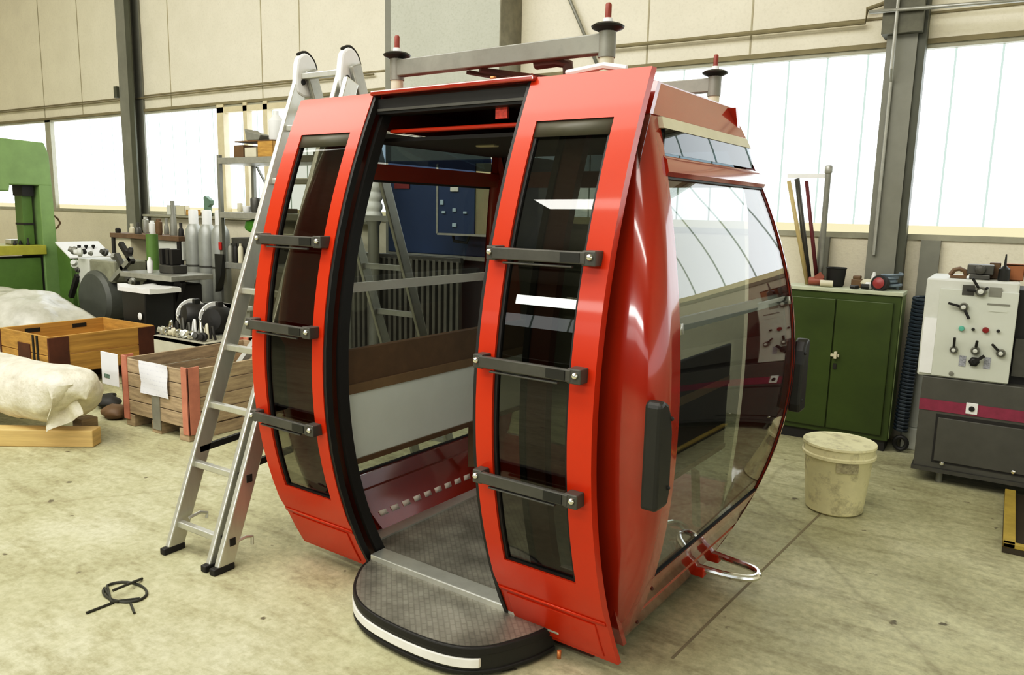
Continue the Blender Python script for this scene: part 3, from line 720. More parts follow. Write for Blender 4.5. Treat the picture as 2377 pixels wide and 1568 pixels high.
rm.add([roll_pt(a, 2*PI*k/nT) for a in S_ for k in range(nT)], [(i*nT+k, i*nT+(k+1)%nT, (i+1)*nT+(k+1)%nT, (i+1)*nT+k) for i in range(len(S_)-1) for k in range(nT)]+[tuple(range(nT))], True)
rm.build('wrapped_body', M_WRAP, roll, world=True)
flap = MB().shell(fr(0,1,8), fr(0,1,8), lambda a,b: (-5.21+.05*math.sin(b*5+a*3)+.05*a, 2.50+.18*a-.02*math.sin(a*9), .46-.32*b*(1-.35*a)), lambda a,b: (-5.215+.05*math.sin(b*5+a*3)+.05*a, 2.505+.18*a-.02*math.sin(a*9), .46-.32*b*(1-.35*a)))
flap.build('loose_wrap_end', M_WRAP, roll, world=True)
q0, q1 = atz(210,1040), atz(5,1064)
d_ = Vector((q1.x-q0.x, q1.y-q0.y, 0)).normalized()
bm_ = MB().bar((q0.x+d_.x*-.0-.02, q0.y+.06, .06), (q0.x+d_.x*2.2-.02, q0.y+.06+d_.y*2.2*.35, .06), .12, .118).build('timber_beam', M_WOODP, bevel=.006); tag(bm_, 'pale timber beam lying on the floor under the wrapped roll', 'timber')
for k, xx in enumerate((-5.45, -6.6)):
    b_ = MB().box(xx-.06, xx+.06, 2.80, 2.92, 0, .135).build('timber_block', M_WOODG, bevel=.005); tag(b_, ('timber block under the near end of the wrapped roll', 'timber block under the far end of the wrapped roll')[k], 'timber block', 'blocks under the roll')

# heap covered with plastic sheeting
def heap(u, v):
    x = -10.22+2.3*u; y = 3.62+1.0*v
    e = max(0, 1-(abs(2*u-.85)/1.12)**3.2)*max(0, 1-abs(2*v-1)**3.5)
    n = noise.noise(Vector((x*2.2, y*3, 1)))*.05+noise.noise(Vector((x*6, y*5, 4)))*.03
    return (x+n*.6, y+n*.4, .02+e**.55*(.66+n)+max(0,n)*.1)
hp = MB(); nu, nv = 60, 30
hp.add([heap(i/nu, j/nv) for i in range(nu+1) for j in range(nv+1)], [(i*(nv+1)+j, (i+1)*(nv+1)+j, (i+1)*(nv+1)+j+1, i*(nv+1)+j+1) for i in range(nu) for j in range(nv)], True)
hp = hp.build('covered_heap', M_FOIL); tag(hp, 'rounded heap covered with crumpled translucent plastic sheeting behind the timber crate', 'covered goods')

# green bandsaw, its throat opening towards the viewer's left, mostly beyond the frame
sw = thing('band_saw', (-10.55,4.9,0), 'tall green C-frame machine with olive work table', 'machine')
SX = -10.3
def atx(px, py, X):
    r = ray(px, py); t = X/r.x
    return Vector((X, r.y*t, CAM_H+r.z*t))
def sy_(px, py): p = atx(px, py, SX); return (p.y, p.z)
xf = lambda a, b, h: (h, a, b)
ycol0, ycol1 = sy_(96, 500)[0], sy_(126, 500)[0]
zh0, zh1 = sy_(60, 430)[1], sy_(60, 326)[1]
MB().prism([(3.9,zh0-.08),(sy_(20,420)[0],zh0-.08),(sy_(22,420)[0],zh0),(ycol1,zh0),(ycol1-.01,zh1-.16),(ycol1-.06,zh1-.01),(3.9,zh1+.03)], SX-.45, SX, xf).build('upper_housing', M_GREENL, sw, world=True, bevel=.015)
MB().prism([(ycol0,0),(ycol1+.03,0),(ycol1,zh0+.05),(ycol0,zh0+.05)], SX-.40, SX-.004, xf).build('column', M_GREENL, sw, world=True, bevel=.01)
g0, g1 = sy_(64, 500)[0], sy_(88, 500)[0]
zt0 = sy_(60, 570)[1]
gd = MB().box(SX-.30, SX-.12, g0, g1, zt0, zh0-.12).build('blade_guide', M_GREEN, sw, world=True, bevel=.006)
MB().box(SX-.32, SX-.08, g0-.005, g1+.01, zh0-.13, zh0).build('guide_clamp', M_RUBBER, gd, world=True)
MB().box(SX-.31, SX-.11, g0-.004, g1+.006, 1.36, 1.385).build('guide_band', M_DARK, gd, world=True)
zt1 = sy_(60, 592)[1]
MB().box(SX-.6, SX+.03, 3.9, ycol0+.02, zt1, zt0).build('work_table', M_OLIVE, sw, world=True, bevel=.006)
MB().box(SX-.5, SX-.02, 3.9, ycol0-.03, 0, zt1-.04).build('base', M_GREEN, sw, world=True, bevel=.008)
MB().box(SX-.5, SX-.04, ycol0-.03, ycol0, 0, zt1).build('base_return', M_DARK, sw, world=True)
MB().tube([atx(124,500,SX-.1), atx(134,508,SX-.1), atx(140,518,SX-.1), atx(134,528,SX-.1), atx(124,534,SX-.1)], .012, 8).build('hose', M_BROWN, sw, world=True)
for k, (px, py) in enumerate(((28,568),(38,574),(58,556),(50,562))):
    p = atx(px, py, SX-.15)
    t = MB().lathe([(.018,0),(.020,.015),(.012,.035),(.010,.085 if k == 2 else .05)], (SX-.08-.10*(k%2), p.y, zt0+.0015), 10).build('clamp_stud', M_DARK); tag(t, ('dark clamp stud at the outer end of the olive table','dark clamp stud second from the outer end of the olive table','tallest dark clamp stud on the olive table','dark clamp stud beside the tallest one on the olive table')[k], 'clamp', 'studs on the olive table')
p = atx(48, 566, SX-.3)
pl = MB().box(SX-.48, SX-.33, p.y-.10, p.y+.12, zt0+.0015, zt0+.06).build('steel_plate', M_ALU, bevel=.004); tag(pl, 'pale steel plate on the olive table of the green machine', 'plate')

# second green machine cabinet with pale sloping top
GX = -9.85
gy0, gy1 = atx(165, 640, GX).y, atx(258, 640, GX).y
gz = atx(200, 598, GX).z
gxl = aty(136, 640, gy0).x
gzb = aty(136, 566, gy0).z
gm = thing('machine_cabinet', ((GX+gxl)/2,(gy0+gy1)/2,0), 'low green machine cabinet with pale sloping top and three dark knobs', 'machine')
MB().prism([(gxl,0),(GX,0),(GX,gz),(gxl,gzb)], gy0, gy1, lambda a,b,h: (a,h,b)).build('cabinet_body', M_GREEN, gm, world=True, bevel=.01)
MB().box(GX-.002, GX+.012, gy0+.06, gy1-.01, .35, gz-.03).build('front_door', M_GREENL, gm, world=True, bevel=.004)
MB().prism([(gxl-.01,gzb),(GX+.02,gz-.006),(GX+.02,gz+.012),(gxl-.01,gzb+.022)], gy0-.01, gy1+.03, lambda a,b,h: (a,h,b)).build('sloping_top', M_WHITE, gm, world=True, bevel=.004)
for px in (184, 200, 217):
    p = atx(px, 578, (GX+gxl)/2); xm_ = (GX+gxl)/2
    MB().lathe([(.010,0),(.010,.03),(.020,.034),(.022,.06),(.012,.066)], (xm_, p.y, (gz+gzb)/2), 12).build('knob', M_RUBBER, gm, world=True)

# milling machine
mm = thing('milling_machine', (-9.0,5.1,0), 'grey milling machine with pale head box and round dark guard', 'machine')
a0,a1,b0,b1 = rect(185,603,210,650,5.0)
a2 = aty(265,620,5.0).x
MB().box(a0, a2, 5.0, 5.4, b0, b1+.01).build('head_box', mat('oily_grey', (.26,.26,.19), .5, var=.3), mm, world=True, bevel=.02)
MB().box(a0-.005, a1, 4.985, 5.39, b0-.16, b1+.015).build('pale_cover', M_MWHITE, mm, world=True, bevel=.012)
c_ = aty(232,690,5.02)
MB().lathe([(.001,0),(.30,.01),(.34,.05),(.34,.30),(.30,.34),(.001,.35)], (c_.x, 4.92, c_.z-.02), 28, axis=(0,1,0)).build('round_guard', mat('guard_grey', (.10,.105,.09), .5), mm, world=True)
MB().box(c_.x-.42, c_.x+.26, 5.0, 5.6, 0, .48).build('machine_base', M_DARK, mm, world=True, bevel=.02)
MB().box(c_.x+.18, c_.x+.24, 4.93, 5.0, .1, .62).build('side_lever', M_DGREY, mm, world=True)
for k in range(14):
    px = random.uniform(168, 312); py = random.uniform(575, 668)
    p = aty(px, py, 5.0+random.uniform(-.05,.15)); r = random.uniform(.025,.06)
    MB().lathe([(r*.4,0),(r,.01),(r,r*.9),(r*.7,r*1.1),(r*.6,r*1.8)], tuple(p), 12, axis=(random.uniform(-1,1),-1,random.uniform(-.3,.8))).build(random.choice(('handwheel','spindle_collar','crank')), random.choice((M_DARK,M_DGREY,M_ALUD,M_MWHITE,M_STEEL)), mm, world=True)
for (xa,ya),(xb,yb) in (((280,565),(308,610)),((270,590),(300,650)),((262,650),(306,600)),((180,640),(165,690))):
    MB().bar(aty(xa,ya,4.97), aty(xb,yb,4.97), .05, .05).build('lever_arm', random.choice((M_DARK,M_DGREY,M_ALUD)), mm, world=True)
# column drill with table
dm = thing('drill_press', (-7.85,5.0,0), 'column drill with green post and flat grey table on dark pedestal', 'machine')
a0,a1,b0,b1 = rect(318,634,437,646,4.95)
MB().box(a0, a1, 4.75, 5.25, b0, b1).build('drill_table', M_ALUD, dm, world=True, bevel=.008)
p = aty(355, 600, 5.15)
MB().cyl((p.x,5.15,b1), (p.x,5.15,1.32), .065, 18).build('post', M_GREEN, dm, world=True)
MB().box(a0+.25, a1-.12, 4.85, 5.2, 0, b0-.05).build('pedestal', M_DARK, dm, world=True, bevel=.02)
MB().bar((a1-.06,4.9,b0), (a1-.28,4.9,.45), .05, .12).build('table_bracket', M_DARK, dm, world=True)
vz = thing('machine_vice', (aty(400,620,5).x,5.0,b1), 'dark machine vice with upright jaws on the drill table', 'vice')
x_ = vz.location.x
MB().box(x_-.12, x_+.12, 4.92, 5.1, b1+.001, b1+.09).build('vice_body', M_DGREY, vz, world=True, bevel=.01)
for dx in (-.13,-.02,.05): MB().box(x_+dx-.025, x_+dx+.025, 4.95, 5.06, b1+.09, b1+.26).build('vice_jaw', M_DARK, vz, world=True, bevel=.008)
cn = MB().lathe([(.028,0),(.03,.02),(.03,.12),(.014,.15),(.012,.17)], (aty(377,630,5).x, 4.86, b1+.001), 12).build('spray_bottle', M_WHITE); tag(cn, 'small white bottle on the drill table beside the vice', 'bottle')
# brown-topped rack behind with small parts
a0,a1,b0,b1 = rect(255,545,414,556,5.62)
rk = thing('parts_bench', ((a0+a1)/2,5.8,0), 'high dark bench with brown top holding small metal parts', 'bench')
MB().box(a0, a1, 5.62, 5.98, b0, b1).build('bench_top', mat('bench_top_brown', (.16,.10,.055), .6, var=.3), rk, world=True, bevel=.004)
for x in (a0+.03, a1-.03): 
    for y in (5.66, 5.94): MB().box(x-.025, x+.025, y-.025, y+.025, 0, b0).build('leg', M_DARK, rk, world=True)
for px0_, px1_ in ((262,302),(366,412),(408,422)):
    q = rect(px0_, 562, px1_, 605, 5.65); MB().box(q[0], q[1], 5.66, 5.9, q[2], b0-.0).build('hanging_bin', M_MWHITE if px0_ != 262 else M_CREAM, rk, world=True, bevel=.01)
names = [('cutter_arbor','dark cutter arbor'),('oil_can','pale oil can'),('steel_bush','steel bush'),('collet','dark collet'),('tin','pale tin'),('gear_blank','grey gear blank'),('chuck_key','brown chuck key'),('drill_sleeve','tall steel drill sleeve'),('paint_tin','cream paint tin'),('clamp_block','dark clamp block')]
posn = ['at the left end of','second from the left end of','third from the left on','fourth from the left on','left of the middle of','in the middle of','right of the middle of','third from the right on','second from the right end of','at the right end of']
for k, (nm, lb) in enumerate(names):
    x = a0+.06+(a1-a0-.12)*k/9; r = random.uniform(.03,.045); h = random.uniform(.06,.22) if k != 7 else .42
    pr = [(r,0),(r*1.05,h*.1),(r*.9,h*.5),(r*.55,h*.62),(r*.6,h)] if k%2 else [(r*.8,0),(r,h*.2),(r,h*.8),(r*.7,h*.85),(r*.65,h)]
    tag(MB().lathe(pr, (x, 5.70+.1*(k%3), b1+.001), 14).build(nm, (M_DARK,M_CREAM,M_ALUD,M_DGREY,M_WHITE,M_STEEL,M_BROWN,M_STEEL,M_CREAM,M_DARK)[k]), lb+' '+posn[k]+' the brown bench top', 'part', 'parts on the brown bench')
# black bin with pale rim
bn = thing('waste_bin', (aty(318,740,4.5).x,4.65,0), 'black square bin with pale crumpled liner rim', 'bin')
q = rect(286, 672, 345, 770, 4.5)
MB().prism([(-.17,0),(.17,0),(.21,q[3]),(-.21,q[3])], 4.48, 4.80, lambda a,b,h: ((q[0]+q[1])/2+a, h, b)).build('bin_body', M_BLACK, bn, world=True, bevel=.01)
MB().shell(fr(q[0]-.03,q[1]+.08,10), fr(4.47,4.82,4), lambda a,b: (a, b, q[3]+.012+.05*max(0,noise.noise(Vector((a*9,b*9,2))))), lambda a,b: (a, b, q[3]-.03)).build('liner_rim', M_WHITE, bn, world=True)
MB().sphere(tuple(aty(325,735,4.46)), .035, 8, (1,.3,1.1)).build('white_sticker', M_WHITE, bn, world=True)

# gas cylinders
for k, px in enumerate((453, 484, 514)):
    x = aty(px, 600, 5.75).x
    g = thing('gas_cylinder', (x, 5.75, 0), ('grey gas cylinder, leftmost of the three beside the shelving', 'grey gas cylinder in the middle of the three beside the shelving', 'grey gas cylinder next to the shelving post')[k], 'gas cylinder', 'gas cylinders')
    r = .105
    MB().lathe([(r*.9,0),(r,.02),(r,1.28),(r*.92,1.36),(r*.6,1.42),(.04,1.45)], (0,0,0), 24).build('tank', M_CYL, g)
    MB().lathe([(.055,1.43),(.055,1.58),(.045,1.60)], (0,0,0), 14).build('valve_cap', M_WHITE, g)
    MB().lathe([(r+.003,.93),(r+.003,.95)], (0,0,0), 24).build('retaining_band', M_DGREY, g)

# shelving rack
SHY = 5.5
sa0, sa1 = aty(514,500,SHY).x, aty(650,500,SHY).x+.55
sh = thing('shelving_rack', ((sa0+sa1)/2, SHY+.25, 0), 'grey steel shelving rack with three loaded shelves behind the ladder', 'shelving')
zts = [aty(560,y,SHY).z for y in (372, 500, 618)]
for x in (sa0, sa1):
    for y in (SHY, SHY+.45): MB().box(x-.022, x+.022, y-.02, y+.02, 0, zts[0]+.06).build('upright', M_STEEL, sh, world=True)
for z in zts:
    MB().box(sa0, sa1, SHY-.022, SHY+.47, z-.035, z+.03).build('shelf', M_ALUD, sh, world=True, bevel=.004)
MB().bar((sa0+.05,SHY+.46,zts[0]-.04), (sa0+.42,SHY+.46,zts[1]+.05), .03, .012).build('cross_brace', M_STEEL, sh, world=True)
def item(nm, lb, cat, m, M, grp=None, bevel=.006): return tag(m.build(nm, M, bevel=bevel), lb, cat, grp)
def on_shelf(px0, px1, k, h, d0=.03, d1=.30):
    x0, x1 = aty(px0,500,SHY).x, aty(px1,500,SHY).x
    return x0, x1, SHY+d0, SHY+d1, zts[k]+.0315, zts[k]+.0315+h
def tray(x0,x1,y0,y1,z0,z1): return MB().box(x0,x1,y0,y1,z0,z0+.01).box(x0,x1,y0,y0+.01,z0,z1).box(x0,x1,y1-.01,y1,z0,z1).box(x0,x0+.01,y0,y1,z0,z1).box(x1-.01,x1,y0,y1,z0,z1)
item('carton', 'brown carton on the top shelf of the grey rack', 'box', tray(*on_shelf(542,565,0,.13)), M_BROWN)
item('carton', 'pale carton between two brown ones on the top shelf', 'box', tray(*on_shelf(567,594,0,.10)), M_CREAM)
item('carton', 'golden brown carton on the top shelf behind the ladder', 'box', tray(*on_shelf(597,632,0,.16)), M_WOOD)
b_ = on_shelf(544,632,0,.02); 
item('flat_board', 'thin brown board lying across the cartons on the top shelf', 'board', MB().box(b_[0],b_[1],b_[2],b_[3],zts[0]+.19,zts[0]+.205), M_BROWN)
x0,x1,y0,y1,z0,z1 = on_shelf(572,600,0,.10); z0 += .175; z1 += .175
item('metal_fitting', 'dark metal fitting lying on the board on the top shelf', 'fitting', MB().prism([(x0,z0),(x1,z0),(x1+.03,z0+.05),(x0+.04,z0+.09),(x0-.03,z0+.12)], y0, y1-.1, lambda a,b,h:(a,h,b)), M_STEEL)
item('white_canister', 'white canister on the board on the top shelf', 'canister', MB().lathe([(.07,0),(.08,.02),(.08,.2),(.03,.26),(.03,.3)], (aty(615,300,SHY).x, SHY+.15, zts[0]+.205), 18), M_WHITE, bevel=0)
for k, (px, r, h, M, lb) in enumerate(((536,.03,.10,M_CREAM,'small cream tin at the left end of the middle shelf'),(547,.045,.07,M_WHITE,'white bowl on the middle shelf of the grey rack'),(563,.06,.16,M_DGREY,'dark grey pot on the middle shelf of the grey rack'),(578,.05,.14,M_STEEL,'steel can right of the dark pot on the middle shelf'))):
    item('pot' if k == 2 else 'tin', lb, 'container', MB().lathe([(r*.8,0),(r,h*.2),(r,h*.9),(r*.85,h),(r*.8,h*.9),(r*.7,.01)], (aty(px,490,SHY).x, SHY+.12+.03*k, zts[1]+.0315), 16), M, bevel=0)
item('brown_tray', 'flat brown tray lying on the middle shelf of the rack', 'tray', tray(*on_shelf(600,640,1,.05)), M_BROWN)
gbg = MB().sphere((aty(550,535,SHY).x+.03, SHY+.22, zts[2]+.03+.40), .105, 14, (1.35,.9,.8)).warp(lambda v: v+Vector((1,1,1))*noise.noise(v*9)*.03)
gbx = on_shelf(524,600,2,.27,.06,.4)
item('grey_bin', 'dark grey storage bin on the lowest visible shelf', 'bin', tray(*gbx), M_DGREY)
item('green_bag', 'bright green plastic bag stuffed above the bin on the lower shelf', 'bag', gbg, M_GBAG, bevel=0)
for k, px in enumerate((533, 545, 556)):
    item('spray_can', ('grey spray can left of its neighbours on the lower shelf front','dark spray can in the middle on the lower shelf front','pale spray can right of its neighbours on the lower shelf front')[k], 'spray can', MB().lathe([(.028,0),(.03,.01),(.03,.16),(.02,.18),(.014,.185),(.014,.21)], (aty(px,600,SHY).x, SHY+.018, zts[2]+.0315), 12), (M_STEEL,M_DARK,M_CREAM)[k], 'cans on the lower shelf', bevel=0)
hb = MB().shell(fr(0,.8,6), fr(0,1,6), lambda a,b: (aty(500+24*a,600,SHY-.04).x, SHY-.05-.06*math.sin(PI*a)*b, aty(510,600,SHY).z+.05-.42*b*(.55+.45*math.sin(PI*min(1,a+.2)))), lambda a,b: (aty(500+24*a,600,SHY-.04).x, SHY-.03, aty(510,600,SHY).z+.05-.42*b*(.55+.45*math.sin(PI*min(1,a+.2)))))
item('hanging_black_bag', 'limp black bag hanging from the front post of the rack', 'bag', hb, M_BLACK, bevel=0)
item('red_clip', 'small red clip hanging on the front post of the rack', 'clip', MB().box(aty(508,560,SHY-.03).x, aty(514,560,SHY-.03).x, SHY-.04, SHY-.021, aty(510,580,SHY).z, aty(510,562,SHY).z), M_REDP)

# motors and brackets heaped on a pale box
bx = (-6.35, -5.62, 3.98, 4.50)
item('pale_box', 'pale wooden box carrying the two black motors', 'box', tray(bx[0],bx[1],bx[2],bx[3],0,.50).box(bx[0],bx[1],bx[2],bx[3],.46,.50), mat('pale_ply', (.50,.48,.38), .6))
bz = .502
for k, (px, py) in enumerate(((378,735),(442,745))):
    p = aty(px, py, 4.18)
    mtr = thing('gear_motor', ((-6.17,-5.84)[k], 4.3, bz), ('black round gear motor with pale flange, left one on the pale box','black round gear motor with pale flange, right one on the pale box')[k], 'motor', 'gear motors')
    MB().lathe([(.03,-.13),(.11,-.12),(.125,-.05),(.125,.08),(.10,.12),(.02,.13)], (0,0,.145), 20, axis=(.3*(1 if k else -1),-1,.15)).build('motor_body', M_RUBBER, mtr)
    MB().lathe([(.05,.10),(.14,.105),(.14,.125),(.05,.13)], (0,0,.15), 18, axis=(-.9,.2,.1)).build('flange_ring', M_WHITE, mtr)
    for t in fr(0,2*PI,8)[:-1]: MB().sphere((-.115, .11*math.cos(t), .15+.11*math.sin(t)), .014, 6).build('flange_bolt', M_CHROME, mtr)
    MB().box(-.02,.02,-.03,.03,.24,.31).build('terminal_box', M_DARK if k else M_BLACK, mtr, bevel=.006)
    MB().bar((-.12,-.08,.016), (.12,-.08,.016), .05, .03).build('motor_foot', M_ALU, mtr)
for k in range(16):
    px = random.uniform(342, 492); py = random.uniform(745, 800); p = aty(px, py, 4.0); x = min(max(p.x, bx[0]+.06), bx[1]-.06); y = random.uniform(4.0,4.08); z = bz
    M = random.choice((M_WHITE,M_ALU,M_CHROME,M_DARK,M_DGREY,M_CREAM))
    x = bx[0]+.05+(bx[1]-bx[0]-.1)*k/15; where = ['at the left end','near the left end','left of centre','just left of centre','at the centre','just right of centre','right of centre','at the right end'][k//2]
    y = 4.03+.085*(k%2); x = bx[0]+.05+(bx[1]-bx[0]-.1)*(k//2*2+.5*(k%2))/15
    if k % 2: m = MB().tube(smooth([(x-.035,y,z+.012),(x-.03,y+.01,z+.07+.05*random.random()),(x+.005,y,z+.11+.06*random.random()),(x+.03,y-.012,z+.06),(x+.034,y,z+.012)],3), .011, 8)
    else: m = MB().lathe([(.016,-.02),(.038,-.018),(.038,.006),(.024,.01),(.024,.035),(.012,.037)], (x,y,z+.042), 16, axis=(random.uniform(-.6,.6),-1,random.uniform(-.1,.6)))
    item('metal_bracket' if k % 2 else 'bearing_ring', ('bent metal bracket ' if k % 2 else 'round metal bearing ring ')+where+' of the pile before the motors', 'metal part', m, M, 'metal parts on the pale box', bevel=0)
# more goods on the floor behind the ladder
for k, (px0_, py0_, px1_, py1_, Y, M, nm, lb) in enumerate(((445,712,525,735,5.0,M_MWHITE,'flat_case','pale flat case standing behind the right motor'),(462,738,500,778,4.7,M_DGREY,'dark_canister','dark grey canister with pale lid right of the motors'),(545,790,600,830,4.6,M_DARK,'engine_block','dark engine block behind the ladder stile'))):
    q = rect(px0_, py0_, px1_, py1_, Y)
    if k == 1: item(nm, lb, 'canister', MB().lathe([(.10,0),(.105,.02),(.105,q[3]-.05),(.11,q[3]-.04),(.11,q[3]),(.001,q[3]+.01)], ((q[0]+q[1])/2, Y+.1, 0), 20), M, bevel=0)
    else: item(nm, lb, 'machine part', MB().box(q[0], q[1], Y, Y+.3, 0, q[3]).box(q[0]-.03, q[1]+.03, Y-.02, Y+.32, q[3]-.05, q[3]), M, bevel=.012)
for k, (px, py) in enumerate(((250,945),(268,970))):
    p = atz(px, py); item('dark_lump', ('dark greasy lump on the floor left of the pallet crate','brown lump on the floor at the pallet crate corner')[k], 'scrap', MB().sphere((p.x,p.y,.05), .10, 10, (1.4,.8,.55)).warp(lambda v: v+Vector((1,1,.3))*noise.noise(v*11)*.04), (M_DARK, M_BROWN)[k], 'scrap by the crate', bevel=0)

for k, (p0_, p1_, h, M, lb) in enumerate(((388,408,.13,M_MWHITE,'pale carton standing on the window sill, left of its twin'),(410,430,.125,M_CREAM,'cream carton standing on the window sill beside the pale one'),(433,455,.075,M_WOOD,'low golden-brown carton on the window sill'))):
    xa_, xb_ = aty(p0_,485,WY-.1).x, aty(p1_,485,WY-.1).x
    item('sill_carton', lb, 'box', tray(xa_, xb_, WY-.11, WY-.03, ZS-.0205, ZS-.02+h).box(xa_, xb_, WY-.11, WY-.03, ZS-.03+h, ZS-.02+h), M, 'cartons on the window sill')
xa_ = aty(478,480,WY-.1).x
item('green_dispenser', 'small grey-green dispenser on the window sill above the gas cylinders', 'dispenser', MB().prism([(-.05,0),(.04,0),(.04,.12),(.09,.15),(.09,.20),(-.02,.26),(-.05,.24)], WY-.10, WY-.04, lambda a,b,h: (xa_+a, h, ZS-.0205+b)), mat('grey_green', (.14,.22,.17), .5))

# ================================================================== BEHIND THE CABIN
bq = rect(900, 330, 1165, 592, 5.4)
bm = thing('blue_machine', ((bq[0]+bq[1])/2, 5.6, 0), 'large dark blue machine housing with pale bottom edge seen through the cabin', 'machine')
MB().box(bq[0], bq[1]+.35, 5.4, 5.85, bq[2], bq[3]-.15).build('housing', M_BLUE, bm, world=True, bevel=.01)
MB().box(bq[0]+.02, bq[1]+.35, 5.385, 5.84, bq[2]-.035, bq[2]).build('bottom_edge', M_ALUD, bm, world=True)
MB().box(bq[0]+.05, bq[1]+.30, 5.45, 5.80, 0, bq[2]-.035).build('machine_base', M_DARK, bm, world=True)
q = rect(915, 420, 950, 438, 5.39); MB().box(q[0], q[1], 5.388, 5.40, q[2], q[3]).build('red_plate', mat('dull_red', (.20,.03,.03), .5), bm, world=True)
cq = rect(1015, 380, 1096, 544, 5.12); cx2 = aty(1150, 480, 5.12).x
cb = thing('control_box', ((cq[0]+cx2)/2, 5.25, cq[2]), 'blue-fronted electrical control box with pale side, mounted on the blue machine', 'control box')
MB().box(cq[0], cx2, 5.14, 5.383, cq[2], cq[3]).build('box_body', mat('box_khaki', (.24,.22,.13), .45, var=.1), cb, world=True, bevel=.006)
MB().box(cq[0], cq[1]+.02, 5.125, 5.14, cq[2]+.005, cq[3]).build('box_door', M_BLUE, cb, world=True)
MB().box(cq[0]-.012, cq[0]+.008, 5.12, 5.16, cq[2], cq[3]).box(cq[0], cx2, 5.12, 5.14, cq[2]-.012, cq[2]+.006).build('door_rim', M_ALUD, cb, world=True)
for px, py, w, h in ((1055,440,18,10),(1026,470,7,12),(1030,493,8,6),(1055,488,8,8),(1080,494,8,6),(1055,523,9,9)):
    q = rect(px-w/2, py-h/2, px+w/2, py+h/2, 5.12); MB().box(q[0], q[1], 5.112, 5.126, q[2], q[3]).build('name_plate' if w > 12 else 'switch', M_MWHITE if w > 12 else mat('switch_pale', (.35,.45,.50), .4), cb, world=True, bevel=.003)
MB().tube([(cq[0]+.1,5.2,cq[2]), (cq[0]+.12,5.2,cq[2]-.06), (cq[0]+.25,5.2,cq[2]-.07), (cq[0]+.28,5.2,cq[2])], .012, 8).build('cable', M_DARK, cb, world=True)
MB().tube([(cx2-.12,5.2,cq[2]), (cx2-.11,5.25,cq[2]-.25)], .02, 8).build('cable', M_DARK, cb, world=True)
# ribbed radiator under it
rq = rect(815, 592, 1068, 780, 5.3)
rd = thing('ribbed_radiator', ((rq[0]+rq[1])/2, 5.33, 0), 'dark ribbed steel radiator standing below the blue machine', 'radiator')
MB().box(rq[0], rq[1], 5.3, 5.345, rq[3]-.045, rq[3]).box(rq[0], rq[1], 5.3, 5.345, .10, .14).build('header_pipe', M_DGREY, rd, world=True, bevel=.006)
n = 20
for k in range(n):
    x = rq[0]+.03+(rq[1]-rq[0]-.06)*k/(n-1)
    MB().box(x-.016, x+.016, 5.295, 5.35, .12, rq[3]-.03).build('rib', mat('rib_metal', (.11,.105,.085), .5, var=.2), rd, world=True, bevel=.004)
for x in (rq[0]+.08, rq[1]-.08): MB().box(x-.02, x+.02, 5.3, 5.345, 0, .12).build('foot', M_DGREY, rd, world=True)
# ribbed white bellows cylinder
p = aty(876, 470, 5.25)
ps_ = [(.075,0)]
wz0, wz1 = aty(876, 512, 5.25).z, aty(876, 400, 5.25).z
for k in range(5):
    z = wz0+(wz1-wz0)*k/5; h = (wz1-wz0)/5
    ps_ += [(.068,z),(.08,z+.02),(.08,z+h-.03),(.068,z+h-.01)]
wb = thing('white_bellows', (p.x,5.2,0), 'white ribbed cylinder on a grey stand left of the blue machine', 'cylinder')
MB().lathe(ps_[1:]+[(.05,wz1)], (0,0,0), 20).build('ribbed_sleeve', M_WHITE, wb)
MB().lathe([(.10,0),(.09,.03),(.05,.06),(.05,wz0-.05),(.07,wz0)], (0,0,0), 16).build('stand', M_STEEL, wb)

# ================================================================== RIGHT SIDE
# green steel cabinet
cz = aty(2080, 688, 5.98).z
gx0, gx1 = aty(1792, 850, 5.98).x, aty(2070, 850, 5.98).x+.02
gc = thing('tool_cabinet', ((gx0+gx1)/2, 6.15, 0), 'dark green two-door steel cabinet with pale top behind the bucket', 'cabinet')
MB().box(gx0, gx1, 5.98, 6.20, .08, cz).build('carcass', M_CABG, gc, world=True, bevel=.006)
MB().box(gx0+.02, gx1-.02, 6.0, 6.19, 0, .08).build('plinth', M_DARK, gc, world=True)
MB().box(gx0-.005, gx1+.008, 5.965, 6.215, cz, cz+.028).build('cabinet_top', mat('pale_green_top', (.50,.53,.40), .5), gc, world=True, bevel=.004)
xm = (gx0+gx1)/2
for a, b in ((gx0+.03, xm-.004), (xm+.004, gx1-.045)):
    dd = MB().box(a, b, 5.962, 5.982, .12, cz-.05).build('cabinet_door', M_CABG, gc, world=True, bevel=.005)
hx = aty(1957, 828, 5.95)
xm2 = xm
hd = MB().box(xm2-.005, xm2+.055, 5.945, 5.965, hx.z-.01, hx.z+.012).box(xm2+.02, xm2+.04, 5.93, 5.965, hx.z-.022, hx.z+.03).build('latch_handle', M_CREAM, gc, world=True, bevel=.003)
MB().box(xm2+.018, xm2+.04, 5.955, 5.964, hx.z-.10, hx.z-.06).build('lock_plate', M_DARK, gc, world=True)
MB().box(gx1-.002, gx1+.006, 5.99, 6.195, .1, cz).build('side_panel', mat('side_green', (.20,.25,.11), .5), gc, world=True)
ct = cz+.0295
def onc(px, y=6.1): return aty(px, 668, y).x
item('power_tool', 'red and dark power tool lying at the left on the cabinet top', 'tool', MB().cyl((onc(1878),6.075,ct+.034), (onc(1912),6.085,ct+.034), .03, 12).bar((onc(1895),6.08,ct+.05), (onc(1908),6.085,ct+.085), .05, .05), mat('dull_red_tool', (.24,.075,.05), .5, var=.3), bevel=0)
item('cloth_roll', 'rolled cream cloth in front of the red tool on the cabinet', 'cloth', MB().cyl((onc(1903,6.0),6.0,ct+.026), (onc(1932,6.0),6.01,ct+.026), .024, 14), M_CREAM, bevel=0)
